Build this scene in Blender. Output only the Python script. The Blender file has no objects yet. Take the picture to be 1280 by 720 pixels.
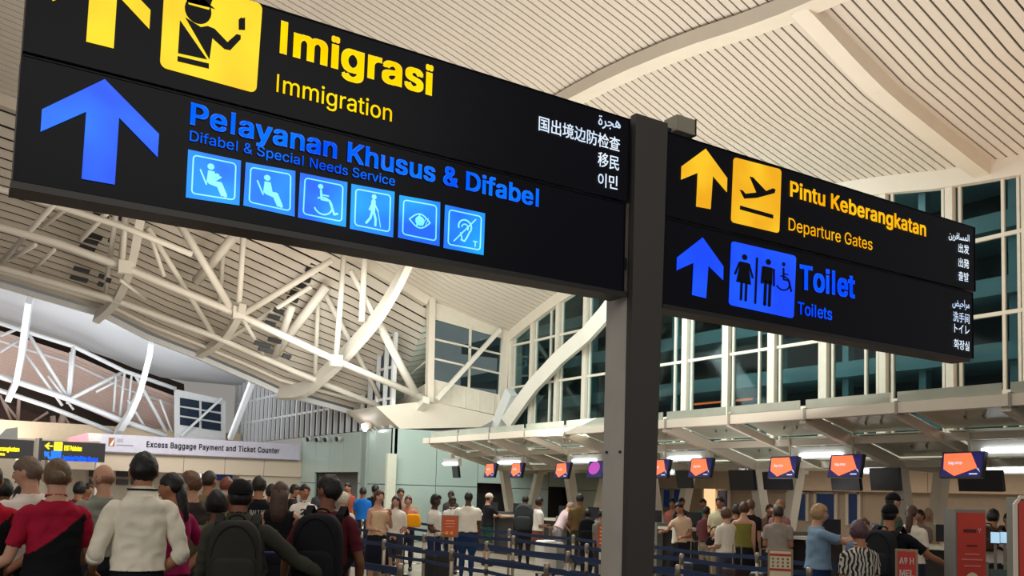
import bpy, math, random
import numpy as np
from mathutils import Vector, Matrix, noise
from mathutils.geometry import delaunay_2d_cdt

random.seed(7)
SC = bpy.context.scene
COL = SC.collection
PI = math.pi

# ------------------------------------------------------------------ camera
F_PX, CX, CY = 1130.0, 640.0, 530.0
YAW, PITCH, ROLL = math.radians(32.04), math.radians(4.27), math.radians(1.69)
EYE = 1.65
def cam_axes():
    fw = Vector((math.sin(YAW)*math.cos(PITCH), math.cos(YAW)*math.cos(PITCH), math.sin(PITCH)))
    r = Vector((math.cos(YAW), -math.sin(YAW), 0)); u = r.cross(fw)
    return r*math.cos(ROLL)+u*math.sin(ROLL), -r*math.sin(ROLL)+u*math.cos(ROLL), fw
CR, CU, CF = cam_axes()
CAM = Vector((0, 0, EYE))
cd = bpy.data.cameras.new('camera'); co = bpy.data.objects.new('camera', cd); COL.objects.link(co)
m = Matrix((CR, CU, -CF)).transposed().to_4x4(); m.translation = CAM
co.matrix_world = m
cd.sensor_width = 36; cd.lens = 36*F_PX/1280; cd.shift_y = (CY-360)/1280; cd.clip_end = 300; cd.clip_start = .05
SC.camera = co

# ------------------------------------------------------------------ world, exposure, unseen area lights
SC.view_settings.view_transform = 'Standard'; SC.view_settings.look = 'None'
SC.view_settings.gamma = 1; SC.view_settings.use_curve_mapping = False
SC.view_settings.exposure = 0.0
W = bpy.data.worlds.new('hall_air'); W.use_nodes = True; SC.world = W
bg = W.node_tree.nodes['Background']; bg.inputs[0].default_value = (0.95, 0.9, 0.84, 1); bg.inputs[1].default_value = 0.29

def area(name, loc, target, sx, sy, power, col=(1, .94, .87)):
    l = bpy.data.lights.new(name, 'AREA'); l.shape = 'RECTANGLE'; l.size = sx; l.size_y = sy; l.energy = power; l.color = col
    o = bpy.data.objects.new(name, l); COL.objects.link(o); o.location = loc
    o.rotation_euler = (Vector(target)-Vector(loc)).to_track_quat('-Z', 'Y').to_euler()
    return o
area('warm_uplight', (14.6, 6.2, 3.5), (13.4, 8.2, 10), 1.2, 3, 95, (1, .6, .36))
area('roof_fill', (9.5, 7, 3.4), (9.5, 8, 10), 4, 9, 290)  # added area lights without fittings, brighten the ceiling from below
area('roof_fill', (10.4, 14, 3.8), (11.0, 15.5, 10), 2.5, 8, 300)
area('roof_fill', (2, 9, 3.2), (2, 12, 10), 5, 5, 320)
area('roof_fill', (7.5, 21, 3.6), (8, 22, 10), 5, 4, 330, (1, .9, .77))
area('roof_fill', (5, 36, 3.4), (5, 38, 10), 8, 6, 700, (.92, .95, 1))
area('roof_fill', (-1, 41.5, 3.2), (-1, 45, 9), 8, 3, 260, (1, .93, .9))  # added to brighten the blush slats of the far hall
area('canopy_fill', (12.9, 12, 1.75), (13.4, 12, 3), .6, 18, 70, (1, .97, .92))  # added light under the canopy, brightens its underside
area('side_fill', (-5.5, 1.5, 4.2), (3.8, 4.4, 1.6), 3, 2, 130, (1, .95, .88))  # added unseen light, lifts the left face of the post
area('hall_fill', (4, 9, 7.4), (4, 10, 0), 8, 8, 230, (1, .93, .84))  # added unseen area lights, brighten floor and people from above
area('hall_fill', (9, 18, 6.2), (9, 18, 0), 6, 8, 300, (1, .93, .84))
area('wall_fill', (8.5, 22.5, 5.6), (13.5, 26, 1.2), 3, 3, 260, (.95, 1, .97))  # added unseen light, brightens the teal wall
area('wall_fill', (5, 31.6, 4.3), (6.0, 34.5, 1.6), 8, 1, 170, (1, .97, .92))  # added unseen light, brightens the wall below the banner
area('hall_fill', (2, -4, 6.5), (3, 4, 1), 8, 4, 200, (1, .92, .82))  # added fill from behind the camera

# ------------------------------------------------------------------ helpers
def lin(c): return tuple(((x/255)/12.92 if x <= 10 else (((x/255)+.055)/1.055)**2.4) for x in c)
_M = {}
def mat(name, rgb, rough=.6, metal=0., emit=None, noise_amt=.06, scale=6., spec=.5, bump=0.):
    if name in _M: return _M[name]
    m = bpy.data.materials.new(name); m.use_nodes = True; nt = m.node_tree; b = nt.nodes['Principled BSDF']
    c = lin(rgb)
    b.inputs['Roughness'].default_value = rough; b.inputs['Metallic'].default_value = metal
    b.inputs['Specular IOR Level'].default_value = spec
    tc = nt.nodes.new('ShaderNodeTexCoord'); nz = nt.nodes.new('ShaderNodeTexNoise'); nz.inputs['Scale'].default_value = scale
    nz.inputs['Detail'].default_value = 3
    nt.links.new(tc.outputs['Object'], nz.inputs['Vector'])
    rp = nt.nodes.new('ShaderNodeMapRange'); rp.inputs[3].default_value = 1-noise_amt*2; rp.inputs[4].default_value = 1+noise_amt
    nt.links.new(nz.outputs[0], rp.inputs[0])
    mx = nt.nodes.new('ShaderNodeVectorMath'); mx.operation = 'SCALE'; mx.inputs[0].default_value = c
    nt.links.new(rp.outputs[0], mx.inputs['Scale']); nt.links.new(mx.outputs[0], b.inputs['Base Color'])
    if bump:
        bp = nt.nodes.new('ShaderNodeBump'); bp.inputs['Strength'].default_value = bump; bp.inputs['Distance'].default_value = .02
        nt.links.new(nz.outputs[0], bp.inputs['Height']); nt.links.new(bp.outputs[0], b.inputs['Normal'])
    if emit:
        b.inputs['Emission Color'].default_value = (*lin(emit[0]), 1); b.inputs['Emission Strength'].default_value = emit[1]
    _M[name] = m
    return m

class MB:
    """collects shapes, then links them as ONE mesh object"""
    def __init__(s): s.v = []; s.f = []; s.mi = []; s.cur = 0
    def add(s, V, F, mi=None):
        n = len(s.v); s.v += [tuple(p) for p in V]; s.f += [tuple(i+n for i in f) for f in F]
        s.mi += [s.cur if mi is None else mi]*len(F); return s
    def box(s, c, size, rot=None, mi=None):
        hx, hy, hz = size[0]/2, size[1]/2, size[2]/2
        V = [Vector((x*hx, y*hy, z*hz)) for x in (-1, 1) for y in (-1, 1) for z in (-1, 1)]
        if rot is not None: V = [rot @ p for p in V]
        V = [p+Vector(c) for p in V]
        return s.add(V, [(0, 1, 3, 2), (4, 6, 7, 5), (0, 4, 5, 1), (2, 3, 7, 6), (0, 2, 6, 4), (1, 5, 7, 3)], mi)
    def lohi(s, a, b, mi=None):
        return s.box([(a[i]+b[i])/2 for i in range(3)], [abs(b[i]-a[i]) for i in range(3)], None, mi)
    def bar(s, p, q, w, h, up=(0, 0, 1), mi=None):
        p = Vector(p); q = Vector(q); d = (q-p).normalized(); u = Vector(up)
        if abs(d.dot(u)) > .98: u = Vector((0, 1, 0))
        r = d.cross(u).normalized(); u = r.cross(d).normalized()
        V = [a+r*x*w/2+u*z*h/2 for a in (p, q) for x, z in ((-1, -1), (1, -1), (1, 1), (-1, 1))]
        return s.add(V, [(0, 3, 2, 1), (4, 5, 6, 7), (0, 1, 5, 4), (1, 2, 6, 5), (2, 3, 7, 6), (3, 0, 4, 7)], mi)
    def tube(s, pts, r, n=8, mi=None, flat=1.0):
        pts = [Vector(p) for p in pts]; rr = r if isinstance(r, (list, tuple)) else [r]*len(pts)
        V = []; F = []; ref = None
        for i, p in enumerate(pts):
            d = (pts[min(i+1, len(pts)-1)]-pts[max(i-1, 0)]).normalized()
            if ref is None:
                ref = Vector((0, 0, 1)) if abs(d.z) < .9 else Vector((0, 1, 0))
            x = d.cross(ref).normalized(); y = x.cross(d).normalized(); ref = y
            for k in range(n):
                a = 2*PI*k/n; V.append(p+x*math.cos(a)*rr[i]+y*math.sin(a)*rr[i]*flat)
        for i in range(len(pts)-1):
            for k in range(n): F.append((i*n+k, i*n+(k+1) % n, (i+1)*n+(k+1) % n, (i+1)*n+k))
        F.append(tuple(range(n-1, -1, -1))); F.append(tuple((len(pts)-1)*n+k for k in range(n)))
        return s.add(V, F, mi)
    def lathe(s, c, prof, n=16, mi=None):
        c = Vector(c); V = []; F = []
        for r, z in prof:
            for k in range(n): V.append(c+Vector((r*math.cos(2*PI*k/n), r*math.sin(2*PI*k/n), z)))
        for i in range(len(prof)-1):
            for k in range(n): F.append((i*n+k, i*n+(k+1) % n, (i+1)*n+(k+1) % n, (i+1)*n+k))
        F.append(tuple(range(n-1, -1, -1))); F.append(tuple((len(prof)-1)*n+k for k in range(n)))
        return s.add(V, F, mi)
    def sweep(s, pts, w, h, up=(0, 0, 1), mi=None):
        """rectangular section along a polyline, h measured along 'up'"""
        pts = [Vector(p) for p in pts]; up = Vector(up); V = []; F = []
        for i, p in enumerate(pts):
            d = (pts[min(i+1, len(pts)-1)]-pts[max(i-1, 0)]).normalized()
            r = d.cross(up); r = r.normalized() if r.length > 1e-4 else Vector((1, 0, 0)); u = r.cross(d).normalized()
            V += [p+r*x*w/2+u*z*h/2 for x, z in ((-1, -1), (1, -1), (1, 1), (-1, 1))]
        for i in range(len(pts)-1):
            a = i*4; b = a+4
            F += [(a+k, a+(k+1) % 4, b+(k+1) % 4, b+k) for k in range(4)]
        n = (len(pts)-1)*4
        F += [(3, 2, 1, 0), (n, n+1, n+2, n+3)]
        return s.add(V, F, mi)
    def prism(s, poly, nrm, mi=None):
        """closed plate: polygon 'poly' (3-D points) thickened along nrm"""
        n = len(poly); nv = Vector(nrm); V = [Vector(p) for p in poly]+[Vector(p)+nv for p in poly]
        F = [tuple(range(n-1, -1, -1)), tuple(range(n, 2*n))]+[(k, (k+1) % n, n+(k+1) % n, n+k) for k in range(n)]
        return s.add(V, F, mi)
    def build(s, name, mats, parent=None, smooth=False, **kw):
        me = bpy.data.meshes.new(name); me.from_pydata(s.v, [], s.f)
        for mm in (mats if isinstance(mats, (list, tuple)) else [mats]): me.materials.append(mm)
        if any(s.mi): me.polygons.foreach_set('material_index', s.mi)
        if smooth: me.polygons.foreach_set('use_smooth', [True]*len(me.polygons))
        me.update()
        return link(name, me, parent, **kw)

def link(name, me, parent=None, local=False, **props):
    o = bpy.data.objects.new(name, me); COL.objects.link(o)
    if parent is not None:
        o.parent = parent
        if not local: o.matrix_parent_inverse = WM[parent.name].inverted()
        WM[o.name] = WM[parent.name] if not local else WM[parent.name].copy()
        if not local: WM[o.name] = Matrix.Identity(4)
    else: WM[o.name] = Matrix.Identity(4)
    for k, v in props.items(): o[k] = v
    return o
WM = {}
def thing(name, label, cat, loc=(0, 0, 0), rz=0., group=None):
    o = bpy.data.objects.new(name, None); COL.objects.link(o); o.empty_display_size = .1
    o.location = loc; o.rotation_euler = (0, 0, rz)
    WM[o.name] = Matrix.Translation(Vector(loc)) @ Matrix.Rotation(rz, 4, 'Z')
    o['label'] = label; o['category'] = cat
    if group: o['group'] = group
    return o
def struct(name, label=None, loc=(0, 0, 0)):
    o = bpy.data.objects.new(name, None); COL.objects.link(o); o.location = loc; o['kind'] = 'structure'
    WM[o.name] = Matrix.Translation(Vector(loc)); o['label'] = label or name.replace('_', ' ')
    return o
def copy_tree(o, parent=None):
    c = o.copy(); COL.objects.link(c)
    if parent is not None: c.parent = parent
    for ch in list(o.children): copy_tree(ch, c)
    return c

def ray(u, v): return (CR*((u-CX)/F_PX)-CU*((v-CY)/F_PX)+CF)
def P(u, v, X=None, Y=None, Z=None, D=None):
    """the point of the world that stands at this place on a real plane x=X, y=Y, z=Z or at depth D"""
    d = ray(u, v)
    if X is not None: t = X/d.x
    elif Y is not None: t = Y/d.y
    elif Z is not None: t = (Z-EYE)/d.z
    else: t = D
    return CAM+d*t
def hor(u): return CY+F_PX*math.tan(PITCH)*1.0/math.cos(ROLL)+(u-CX)*math.tan(ROLL)
def az(u): return YAW+math.atan((u-CX)/F_PX)
def ground(u, D):
    """floor point below pixel column u at depth D"""
    p = P(u, hor(u), D=D); return Vector((p.x, p.y, 0))

# ------------------------------------------------------------------ lettering
import os
try:
    FONT = bpy.data.fonts.load(os.path.join(bpy.utils.system_resource('DATAFILES'), 'fonts', 'Inter.woff2'))
except Exception:
    FONT = None
TMP = bpy.data.scenes.new('tmp')
def evaluated(obj):
    TMP.collection.objects.link(obj)
    with bpy.context.temp_override(scene=TMP, view_layer=TMP.view_layers[0]):
        dg = bpy.context.evaluated_depsgraph_get(); dg.update()
        me = bpy.data.meshes.new_from_object(obj.evaluated_get(dg), depsgraph=dg)
    TMP.collection.objects.unlink(obj)
    return me
_TC = {}
def glyphs(s, bold=0., sp=1., res=3):
    k = (s, bold, sp)
    if k in _TC: return _TC[k]
    c = bpy.data.curves.new('t', 'FONT'); c.body = s; c.space_character = sp; c.resolution_u = res
    if FONT and max(map(ord, s)) < 0x600: c.font = FONT
    c.fill_mode = 'NONE'
    o = bpy.data.objects.new('t', c); me = evaluated(o)
    V = np.array([v.co[:] for v in me.vertices])[:, :2]; E = np.array([tuple(e.vertices) for e in me.edges])
    bpy.data.objects.remove(o); bpy.data.curves.remove(c); bpy.data.meshes.remove(me)
    # fill the outlines by winding number (the letters' outlines may overlap)
    r = delaunay_2d_cdt([Vector(p) for p in V], [tuple(int(i) for i in e) for e in E], [], 0, 1e-6)
    W_ = np.array([tuple(p) for p in r[0]]); T = np.array([f for f in r[2] if len(f) == 3]); C_ = W_[T].mean(1)
    # walk the closed loops so that every edge points along its outline
    nxt = {}
    for i, j in E.tolist(): nxt.setdefault(i, []).append(j); nxt.setdefault(j, []).append(i)
    seen_ = set(); A = []
    for s0 in sorted(nxt):
        if s0 in seen_: continue
        cur, prev = s0, None; first = min(nxt[s0], key=lambda q: abs(q-s0))
        nx = first
        while True:
            A.append((cur, nx)); seen_.add(cur); prev, cur = cur, nx
            if cur == s0 or cur in seen_: break
            o_ = [q for q in nxt[cur] if q != prev]; nx = o_[0] if o_ else s0
    A = np.array(A); P0 = V[A[:, 0]]; P1 = V[A[:, 1]]
    up = (P0[None, :, 1] <= C_[:, None, 1]) & (P1[None, :, 1] > C_[:, None, 1]); dn = (P0[None, :, 1] > C_[:, None, 1]) & (P1[None, :, 1] <= C_[:, None, 1])
    cr = (P1[None, :, 0]-P0[None, :, 0])*(C_[:, None, 1]-P0[None, :, 1])-(C_[:, None, 0]-P0[None, :, 0])*(P1[None, :, 1]-P0[None, :, 1])
    wn = (up & (cr > 0)).sum(1)-(dn & (cr < 0)).sum(1)
    F = [tuple(int(i) for i in t) for t in T[wn != 0]]; V = np.c_[W_, np.zeros(len(W_))]
    used = sorted(set(i for f in F for i in f)); mp_ = {u_: i for i, u_ in enumerate(used)}; V = V[used]; F = [tuple(mp_[i] for i in f) for f in F]
    if '|' in s:   # plain straight bars for the capital i and the small l
        tops = V[V[:, 1] > .56]
        for x_ in set(np.round(tops[:, 0], 4)):
            mk = (np.abs(V[:, 0]-x_) < 2e-3) & ((V[:, 1] > .56) | (V[:, 1] < -.03)); V[mk, 1] = np.where(V[mk, 1] > 0, .515, 0)
    if bold:   # heavier strokes: the outline repeated with small shifts
        V0, F0, n = V, list(F), len(V); V = []; F = []
        sh = [(-1, -.6), (1, -.6), (-1, .6), (1, .6), (0, 0)]
        for i, (a, b_) in enumerate(sh):
            V.append(V0+np.array([a*bold, b_*bold, 0])); F += [tuple(x+i*n for x in f) for f in F0]
        V = np.vstack(V)
    _TC[k] = (V, F); return V, F
def text(name, s, p0, p1, up, material, parent, nrm, bold=0., sp=1., cap=None, res=3, **kw):
    """lettering: p0 / p1 baseline ends, up = vector of the capital height, nrm = small lift off the panel"""
    V, F = glyphs(s, bold, sp, res)
    x0, x1 = V[:, 0].min(), V[:, 0].max()
    if cap is None:
        H, _ = glyphs('H', bold); cap = H[:, 1].max()
    elif cap == 'fit': cap = V[:, 1].max()
    p0 = Vector(p0); p1 = Vector(p1); up = Vector(up); nrm = Vector(nrm); d = p1-p0
    ymin = 0.
    pts = [p0+d*((x-x0)/(x1-x0))+up*((y-ymin)/cap)+nrm for x, y, _ in V]
    # one mesh per word
    xr = sorted((min(V[i][0] for i in f), max(V[i][0] for i in f)) for f in F); cuts = []; end = xr[0][1]
    for a, b_ in xr:
        if a-end > .2: cuts.append((a+end)/2)
        end = max(end, b_)
    out = None
    for lo, hi in zip([-1e9]+cuts, cuts+[1e9]):
        fs = [f for f in F if lo < V[f[0]][0] < hi]
        if not fs: continue
        us = sorted(set(i for f in fs for i in f)); mp = {u_: i for i, u_ in enumerate(us)}
        mb = MB(); mb.add([pts[i] for i in us], [tuple(mp[i] for i in f) for f in fs]); out = mb.build(name, material, parent, **kw)
    return out
# ================================================================== the two hanging sign boxes on their post
SY = 4.2                                   # plane of the sign faces
m_black = mat('sign_black_gloss', (9, 12, 24), .32, noise_amt=.03, spec=.12)
m_frame = mat('sign_frame_dark', (22, 22, 25), .4)
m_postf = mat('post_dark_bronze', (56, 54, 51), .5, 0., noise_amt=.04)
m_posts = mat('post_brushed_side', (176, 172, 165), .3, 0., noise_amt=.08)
def emis(name, rgb, s, rgb2=None, axis='Z', lo=0, hi=1):
    if name in _M: return _M[name]
    m = bpy.data.materials.new(name); m.use_nodes = True; nt = m.node_tree; b = nt.nodes['Principled BSDF']
    b.inputs['Base Color'].default_value = (*[x*.15 for x in lin(rgb)], 1); b.inputs['Roughness'].default_value = .4
    b.inputs['Emission Strength'].default_value = s
    tc = nt.nodes.new('ShaderNodeTexCoord'); nz = nt.nodes.new('ShaderNodeTexNoise'); nz.inputs['Scale'].default_value = 2.6
    nt.links.new(tc.outputs['Object'], nz.inputs['Vector'])
    mx = nt.nodes.new('ShaderNodeMix'); mx.data_type = 'RGBA'
    mx.inputs[6].default_value = (*lin(rgb), 1); mx.inputs[7].default_value = (*lin(rgb2 or rgb), 1)
    mr = nt.nodes.new('ShaderNodeMapRange'); mr.inputs[1].default_value = .38; mr.inputs[2].default_value = .62
    nt.links.new(nz.outputs[0], mr.inputs[0]); nt.links.new(mr.outputs[0], mx.inputs[0]); nt.links.new(mx.outputs[2], b.inputs['Emission Color'])
    _M[name] = m; return m
m_yel = emis('lit_yellow', (246, 200, 0), 1., (254, 222, 8))
m_yel2 = emis('lit_yellow_warm', (240, 170, 8), .96, (252, 200, 28))
m_blue = emis('lit_blue', (0, 84, 246), .95, (10, 118, 255))
m_blue2 = emis('lit_blue_deep', (0, 70, 255), 1.0, (8, 84, 255))
m_cyan = emis('lit_cyan', (0, 100, 242), 1.0, (0, 168, 250))
m_aqua = emis('lit_pale_aqua', (120, 240, 245), 1.0, (170, 250, 250))
m_whit = emis('lit_white', (190, 210, 235), 1.0, (225, 235, 245))
NR = Vector((0, -.004, 0))

def S(u, v): return P(u, v, Y=SY)
def poly(mb, pts, th=.003, off=0.):
    mb.prism([S(*p)+Vector((0, -off, 0)) for p in pts], (0, -th, 0))
def quadmap(q):
    tl, tr, br, bl = [S(*p) for p in q]
    return lambda x, y: tl*(1-x)*(1-y)+tr*x*(1-y)+br*x*y+bl*(1-x)*y     # x right, y down
def rrect(x0, y0, x1, y1, r, n=5):
    out = []
    for cx, cy, a in ((x1-r, y0+r, -90), (x1-r, y1-r, 0), (x0+r, y1-r, 90), (x0+r, y0+r, 180)):
        for k in range(n+1):
            t = math.radians(a+90*k/n); out.append((cx+r*math.cos(t), cy+r*math.sin(t)))
    return out
def disc(cx, cy, r, n=18, ry=None): return [(cx+r*math.cos(2*PI*k/n), cy+(ry or r)*math.sin(2*PI*k/n)) for k in range(n)]
class Glyph:
    def __init__(s, mp, off): s.mb = MB(); s.mp = mp; s.off = Vector((0, -off, 0))
    def poly(s, pts): s.mb.prism([s.mp(*p)+s.off for p in pts], (0, -.002, 0)); return s
    def stroke(s, pts, w, closed=False, caps=True):
        pts = list(pts)+([pts[0]] if closed else [])
        for (a, b), (c, d) in zip(pts, pts[1:]):
            L = math.hypot(c-a, d-b) or 1e-6; nx, ny = -(d-b)/L*w/2, (c-a)/L*w/2
            s.poly([(a+nx, b+ny), (c+nx, d+ny), (c-nx, d-ny), (a-nx, b-ny)])
        if caps:
            for p in pts: s.poly(disc(p[0], p[1], w/2, 8))
        return s
    def arc(s, cx, cy, r, a0, a1, w, n=14):
        return s.stroke([(cx+r*math.cos(math.radians(a0+(a1-a0)*k/n)), cy+r*math.sin(math.radians(a0+(a1-a0)*k/n))) for k in range(n+1)], w, caps=False)
    def build(s, name, m, parent): return s.mb.build(name, m, parent)

def panel_box(name, corners, parent, th=.14, drop=0):
    """one light box: a recessed face in a slim frame. corners tl,tr,br,bl in pixels on the face plane"""
    tl, tr, br, bl = [S(*p) for p in corners]
    z0 = (bl.z+br.z)/2; z1 = (tl.z+tr.z)/2; x0 = (tl.x+bl.x)/2; x1 = (tr.x+br.x)/2
    if x0 < 2: x1 = min(x1, PXL)
    else: x0 = max(x0, PXR)
    b = MB(); b.lohi((x0, SY+.002, z0), (x1, SY+th, z1)); o = b.build('light_box', m_black, parent)
    e = MB(); e.lohi((x0, SY-.003, z1-.006), (x1, SY+.004, z1)); e.lohi((x0, SY-.003, z0), (x1, SY+.004, z0+.006))
    e.lohi((x0-.008, SY-.003, z0), (x0, SY+th, z1)); e.lohi((x1, SY-.003, z0), (x1+.006, SY+th, z1))
    e.build('edge_trim', m_black, o)
    return x0, x1, z0, z1

tz = S(812, 150).z; tl_ = S(791, 150).x; tr_ = S(831, 150).x; bl_ = S(779.5, 720).x; br_ = S(812.5, 720).x; zq = S(796, 720).z
kl = (tl_-bl_)/(tz-zq); kr = (tr_-br_)/(tz-zq)
def xl_(z): return bl_+kl*(z-zq)
def xr_(z): return br_+kr*(z-zq)
PXL = xl_(S(785, 362).z)-.008; PXR = xr_(tz)+.012
# -- left sign
ls = thing('directional_sign', 'large black backlit sign box reading Imigrasi in yellow above Pelayanan Khusus in blue', 'sign', S(400, 300), group=None)
lx0, lx1, lz0, lz1 = panel_box('upper', ((40, -75), (790, 143), (782, 252), (32, 64)), ls)
panel_box('lower', ((31, 67), (782, 255), (778, 362), (17, 228)), ls)
b = MB(); a = S(17, 229); c = S(778, 363); b.lohi((a.x-.01, SY+.0, c.z-.035), (PXL-.01, SY+.16, c.z+.0)); b.build('bottom_rail', m_frame, ls)
BL = [(130.7, 99.3), (52.3, 137), (50.5, 165), (107.6, 140), (101.8, 223.8), (143.3, 231), (148.7, 147.3), (196.8, 196.8), (198.6, 167.9)]
mb = MB(); poly(mb, BL, off=.002); mb.build('blue_arrow', m_blue, ls, label='backlit blue arrow pointing up')
q0 = S(101.8, 223.8); q1 = S(196.8, 196.8); t0 = S(107.6, 52.3); t1 = S(186.5, 35.4); k = (t1.x-t0.x)/(q1.x-q0.x)
mb = MB(); mb.prism([Vector((t0.x+(S(*p).x-q0.x)*k, SY-.002, t0.z+(S(*p).z-q0.z)*k*.98)) for p in BL], (0, -.003, 0))
mb.build('yellow_arrow', m_yel, ls, label='backlit yellow arrow pointing up')
# officer pictogram
of = quadmap(((206, -27), (328, 5), (320, 117), (199.6, 84)))
g = Glyph(of, .002); g.poly(rrect(0, 0, 1, 1, .07)); g.build('pictogram_panel', m_yel, ls)
def inv(u, v, q=((206, -27), (328, 5), (320, 117), (199.6, 84))):
    x, y = .5, .5; tg = S(u, v)
    tl, tr, br, bl = [S(*p) for p in q]
    for _ in range(12):
        p = tl*(1-x)*(1-y)+tr*x*(1-y)+br*x*y+bl*(1-x)*y
        dx = (tr-tl)*(1-y)+(br-bl)*y; dy = (bl-tl)*(1-x)+(br-tr)*x
        A = np.array([[dx.x, dy.x], [dx.z, dy.z]]); r = np.linalg.solve(A, [tg.x-p.x, tg.z-p.z]); x += r[0]; y += r[1]
    return x, y
def zz(pts): return [inv(a/2.77, b/2.77) for a, b in pts]
g = Glyph(of, .006)
g.poly(zz([(622, 72), (615, 186), (716, 208)])); g.poly(zz([(640, 62), (694, 96), (718, 92), (742, 102), (786, 148), (818, 120), (832, 124), (832, 138), (796, 176), (776, 172), (734, 134), (724, 208)]))
g.poly(zz([(614, 196), (722, 222), (722, 240), (613, 214)]))
g.poly(zz([(825, 70), (834, 62), (838, 66), (847, 62), (847, 106), (825, 105)]))
c = inv(685/2.77, 38/2.77); g.poly(disc(c[0], c[1], .135, 20, .15))
g.poly(zz([(640, -28), (690, -52), (742, -20), (728, 20), (744, 34), (646, 8)]))
g.build('officer_pictogram', m_black, ls)
g = Glyph(of, .009); g.poly(zz([(650, 12), (724, 30), (722, 37), (652, 18)])); g.build('cap_band', m_yel, ls)
def line(name, s, base0, top0, base1, m, parent, bold=0., sp=1., **kw):
    up = S(*top0)-S(*base0); up = Vector((0, 0, up.z))
    text(name, s, S(*base0), S(*base1), up, m, parent, (0, -.006, 0), bold, sp, **kw)
line('yellow_lettering', '|migrasi', (349, 65.5), (351.5, 26.5), (540, 119.5), m_yel, ls, .03, 1.03)
line('yellow_lettering', '|mmigration', (345, 115), (347, 93.5), (489, 152.5), m_yel, ls, .004)
line('blue_lettering', 'Pe|ayanan Khusus & Difabe|', (237, 155), (239.5, 128.5), (672.5, 258.5), m_blue, ls, .024, 1.02)
line('blue_lettering', 'Difabe| & Specia| Needs Service', (236.5, 176), (238, 163.5), (493, 232.7), m_blue, ls, .004)
line('white_lettering', '\ufe93\ufeae\ufea0\ufeeb', (747, 156), (747, 144), (775, 161), m_whit, ls, .01, cap='fit')
line('white_lettering', '国出境边防检查', (672.5, 161.5), (673, 144.5), (774, 189), m_whit, ls, .012, cap='fit')
line('white_lettering', '移民', (746.5, 206), (747, 189.5), (773, 212.5), m_whit, ls, .012, cap='fit')
line('white_lettering', '이민', (746.5, 231.5), (747, 215.5), (771, 236.5), m_whit, ls, .012, cap='fit')
IC = [((235, 187), (301, 201), (299, 257), (232, 247)), ((307, 203), (369, 214), (368, 271), (304, 257)), ((375, 216), (434, 228), (432, 284), (372, 272)),
      ((439, 230), (493, 240), (491, 297), (437, 286)), ((499, 244), (550, 253), (549, 308), (497, 297)), ((556, 256), (606, 267), (604, 319), (554, 310))]
for i, q in enumerate(IC):
    mp = quadmap(q)
    g = Glyph(mp, .002); g.poly([(0, 0), (1, 0), (1, 1), (0, 1)]); pn = g.build('service_pictogram', m_cyan, ls)
    g = Glyph(mp, .006); R = rrect(.1, .1, .9, .9, .07, 4); g.stroke(R, .026, True, False)
    if i < 2:
        g.poly(disc(.43, .27, .065)); g.poly([(.38, .36), (.5, .36), (.55, .6), (.36, .62)]); g.stroke([(.24, .38), (.36, .66)], .03)
        g.stroke([(.42, .6), (.62, .6), (.72, .84)], .075); g.stroke([(.42, .62), (.58, .66), (.66, .84)], .05)
        if i == 0: g.stroke([(.46, .42), (.52, .54), (.62, .46)], .04); g.poly(disc(.55, .44, .05, 12))
    elif i == 2:
        g.poly(disc(.43, .22, .055)); g.stroke([(.44, .3), (.46, .5), (.63, .5), (.74, .78), (.8, .75)], .045); g.arc(.5, .64, .19, -130, 160, .032); g.stroke([(.44, .4), (.6, .4)], .03)
    elif i == 3:
        g.poly(disc(.52, .2, .055)); g.stroke([(.51, .3), (.5, .52)], .1); g.stroke([(.49, .52), (.45, .68), (.36, .8)], .05); g.stroke([(.52, .52), (.57, .68), (.57, .82)], .05)
        g.stroke([(.53, .34), (.62, .5)], .03); g.stroke([(.62, .5), (.69, .84)], .016); g.stroke([(.48, .34), (.42, .5)], .03)
    elif i == 4:
        T = [(.25+.5*t/12, .52-.16*math.sin(PI*t/12)) for t in range(13)]; g.stroke(T, .03); g.stroke([(x, 1.04-y) for x, y in T], .03)
        g.poly(disc(.5, .52, .11)); g.stroke([(.42, .66), (.5, .36)], .03)
        for kx in (.6, .66): g.stroke([(kx-.03, .62), (kx+.05, .42)], .012)
    else:
        g.arc(.5, .42, .16, -200, 40, .035); g.stroke([(.62, .52), (.56, .66), (.5, .76), (.42, .74)], .035); g.arc(.5, .44, .08, -180, 40, .028)
        g.stroke([(.24, .8), (.76, .2)], .028); g.stroke([(.72, .72), (.82, .72)], .022); g.stroke([(.77, .72), (.77, .84)], .022); g.stroke([(.4, .58), (.44, .74)], .03)
    g.build('pictogram_drawing', m_aqua, pn)

# -- right sign
rs = thing('directional_sign', 'smaller black backlit sign box reading Pintu Keberangkatan and Toilet', 'sign', S(1020, 300))
panel_box('upper', ((838, 165), (1220, 285), (1217, 363.5), (830, 269.5)), rs)
panel_box('lower', ((830, 272), (1217, 366), (1215, 447), (825, 380)), rs)
b = MB(); a = S(826, 381); c = S(1214, 448); b.lohi((max(a.x, PXR), SY, c.z-.03), (c.x-.02, SY+.16, c.z)); b.build('bottom_rail', m_frame, rs)
def z3(pts): return [(740+a/2.119, 120+b_/2.119) for a, b_ in pts]
mb = MB(); poly(mb, z3([(300, 140), (236, 187), (235, 222), (279, 204), (275, 293), (313, 300), (319, 212), (356, 255), (357, 218)]), off=.002); mb.build('yellow_arrow', m_yel2, rs, label='backlit yellow arrow pointing up')
mb = MB(); poly(mb, z3([(292, 375), (224, 428), (223, 462), (268, 442), (264, 527), (301, 536), (307, 450), (346, 488), (347, 452)]), off=.002); mb.build('blue_arrow', m_blue2, rs, label='backlit blue arrow pointing up')
q = z3([(374, 162), (501, 195), (495, 364), (367, 334)]); mp = quadmap(q)
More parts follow.
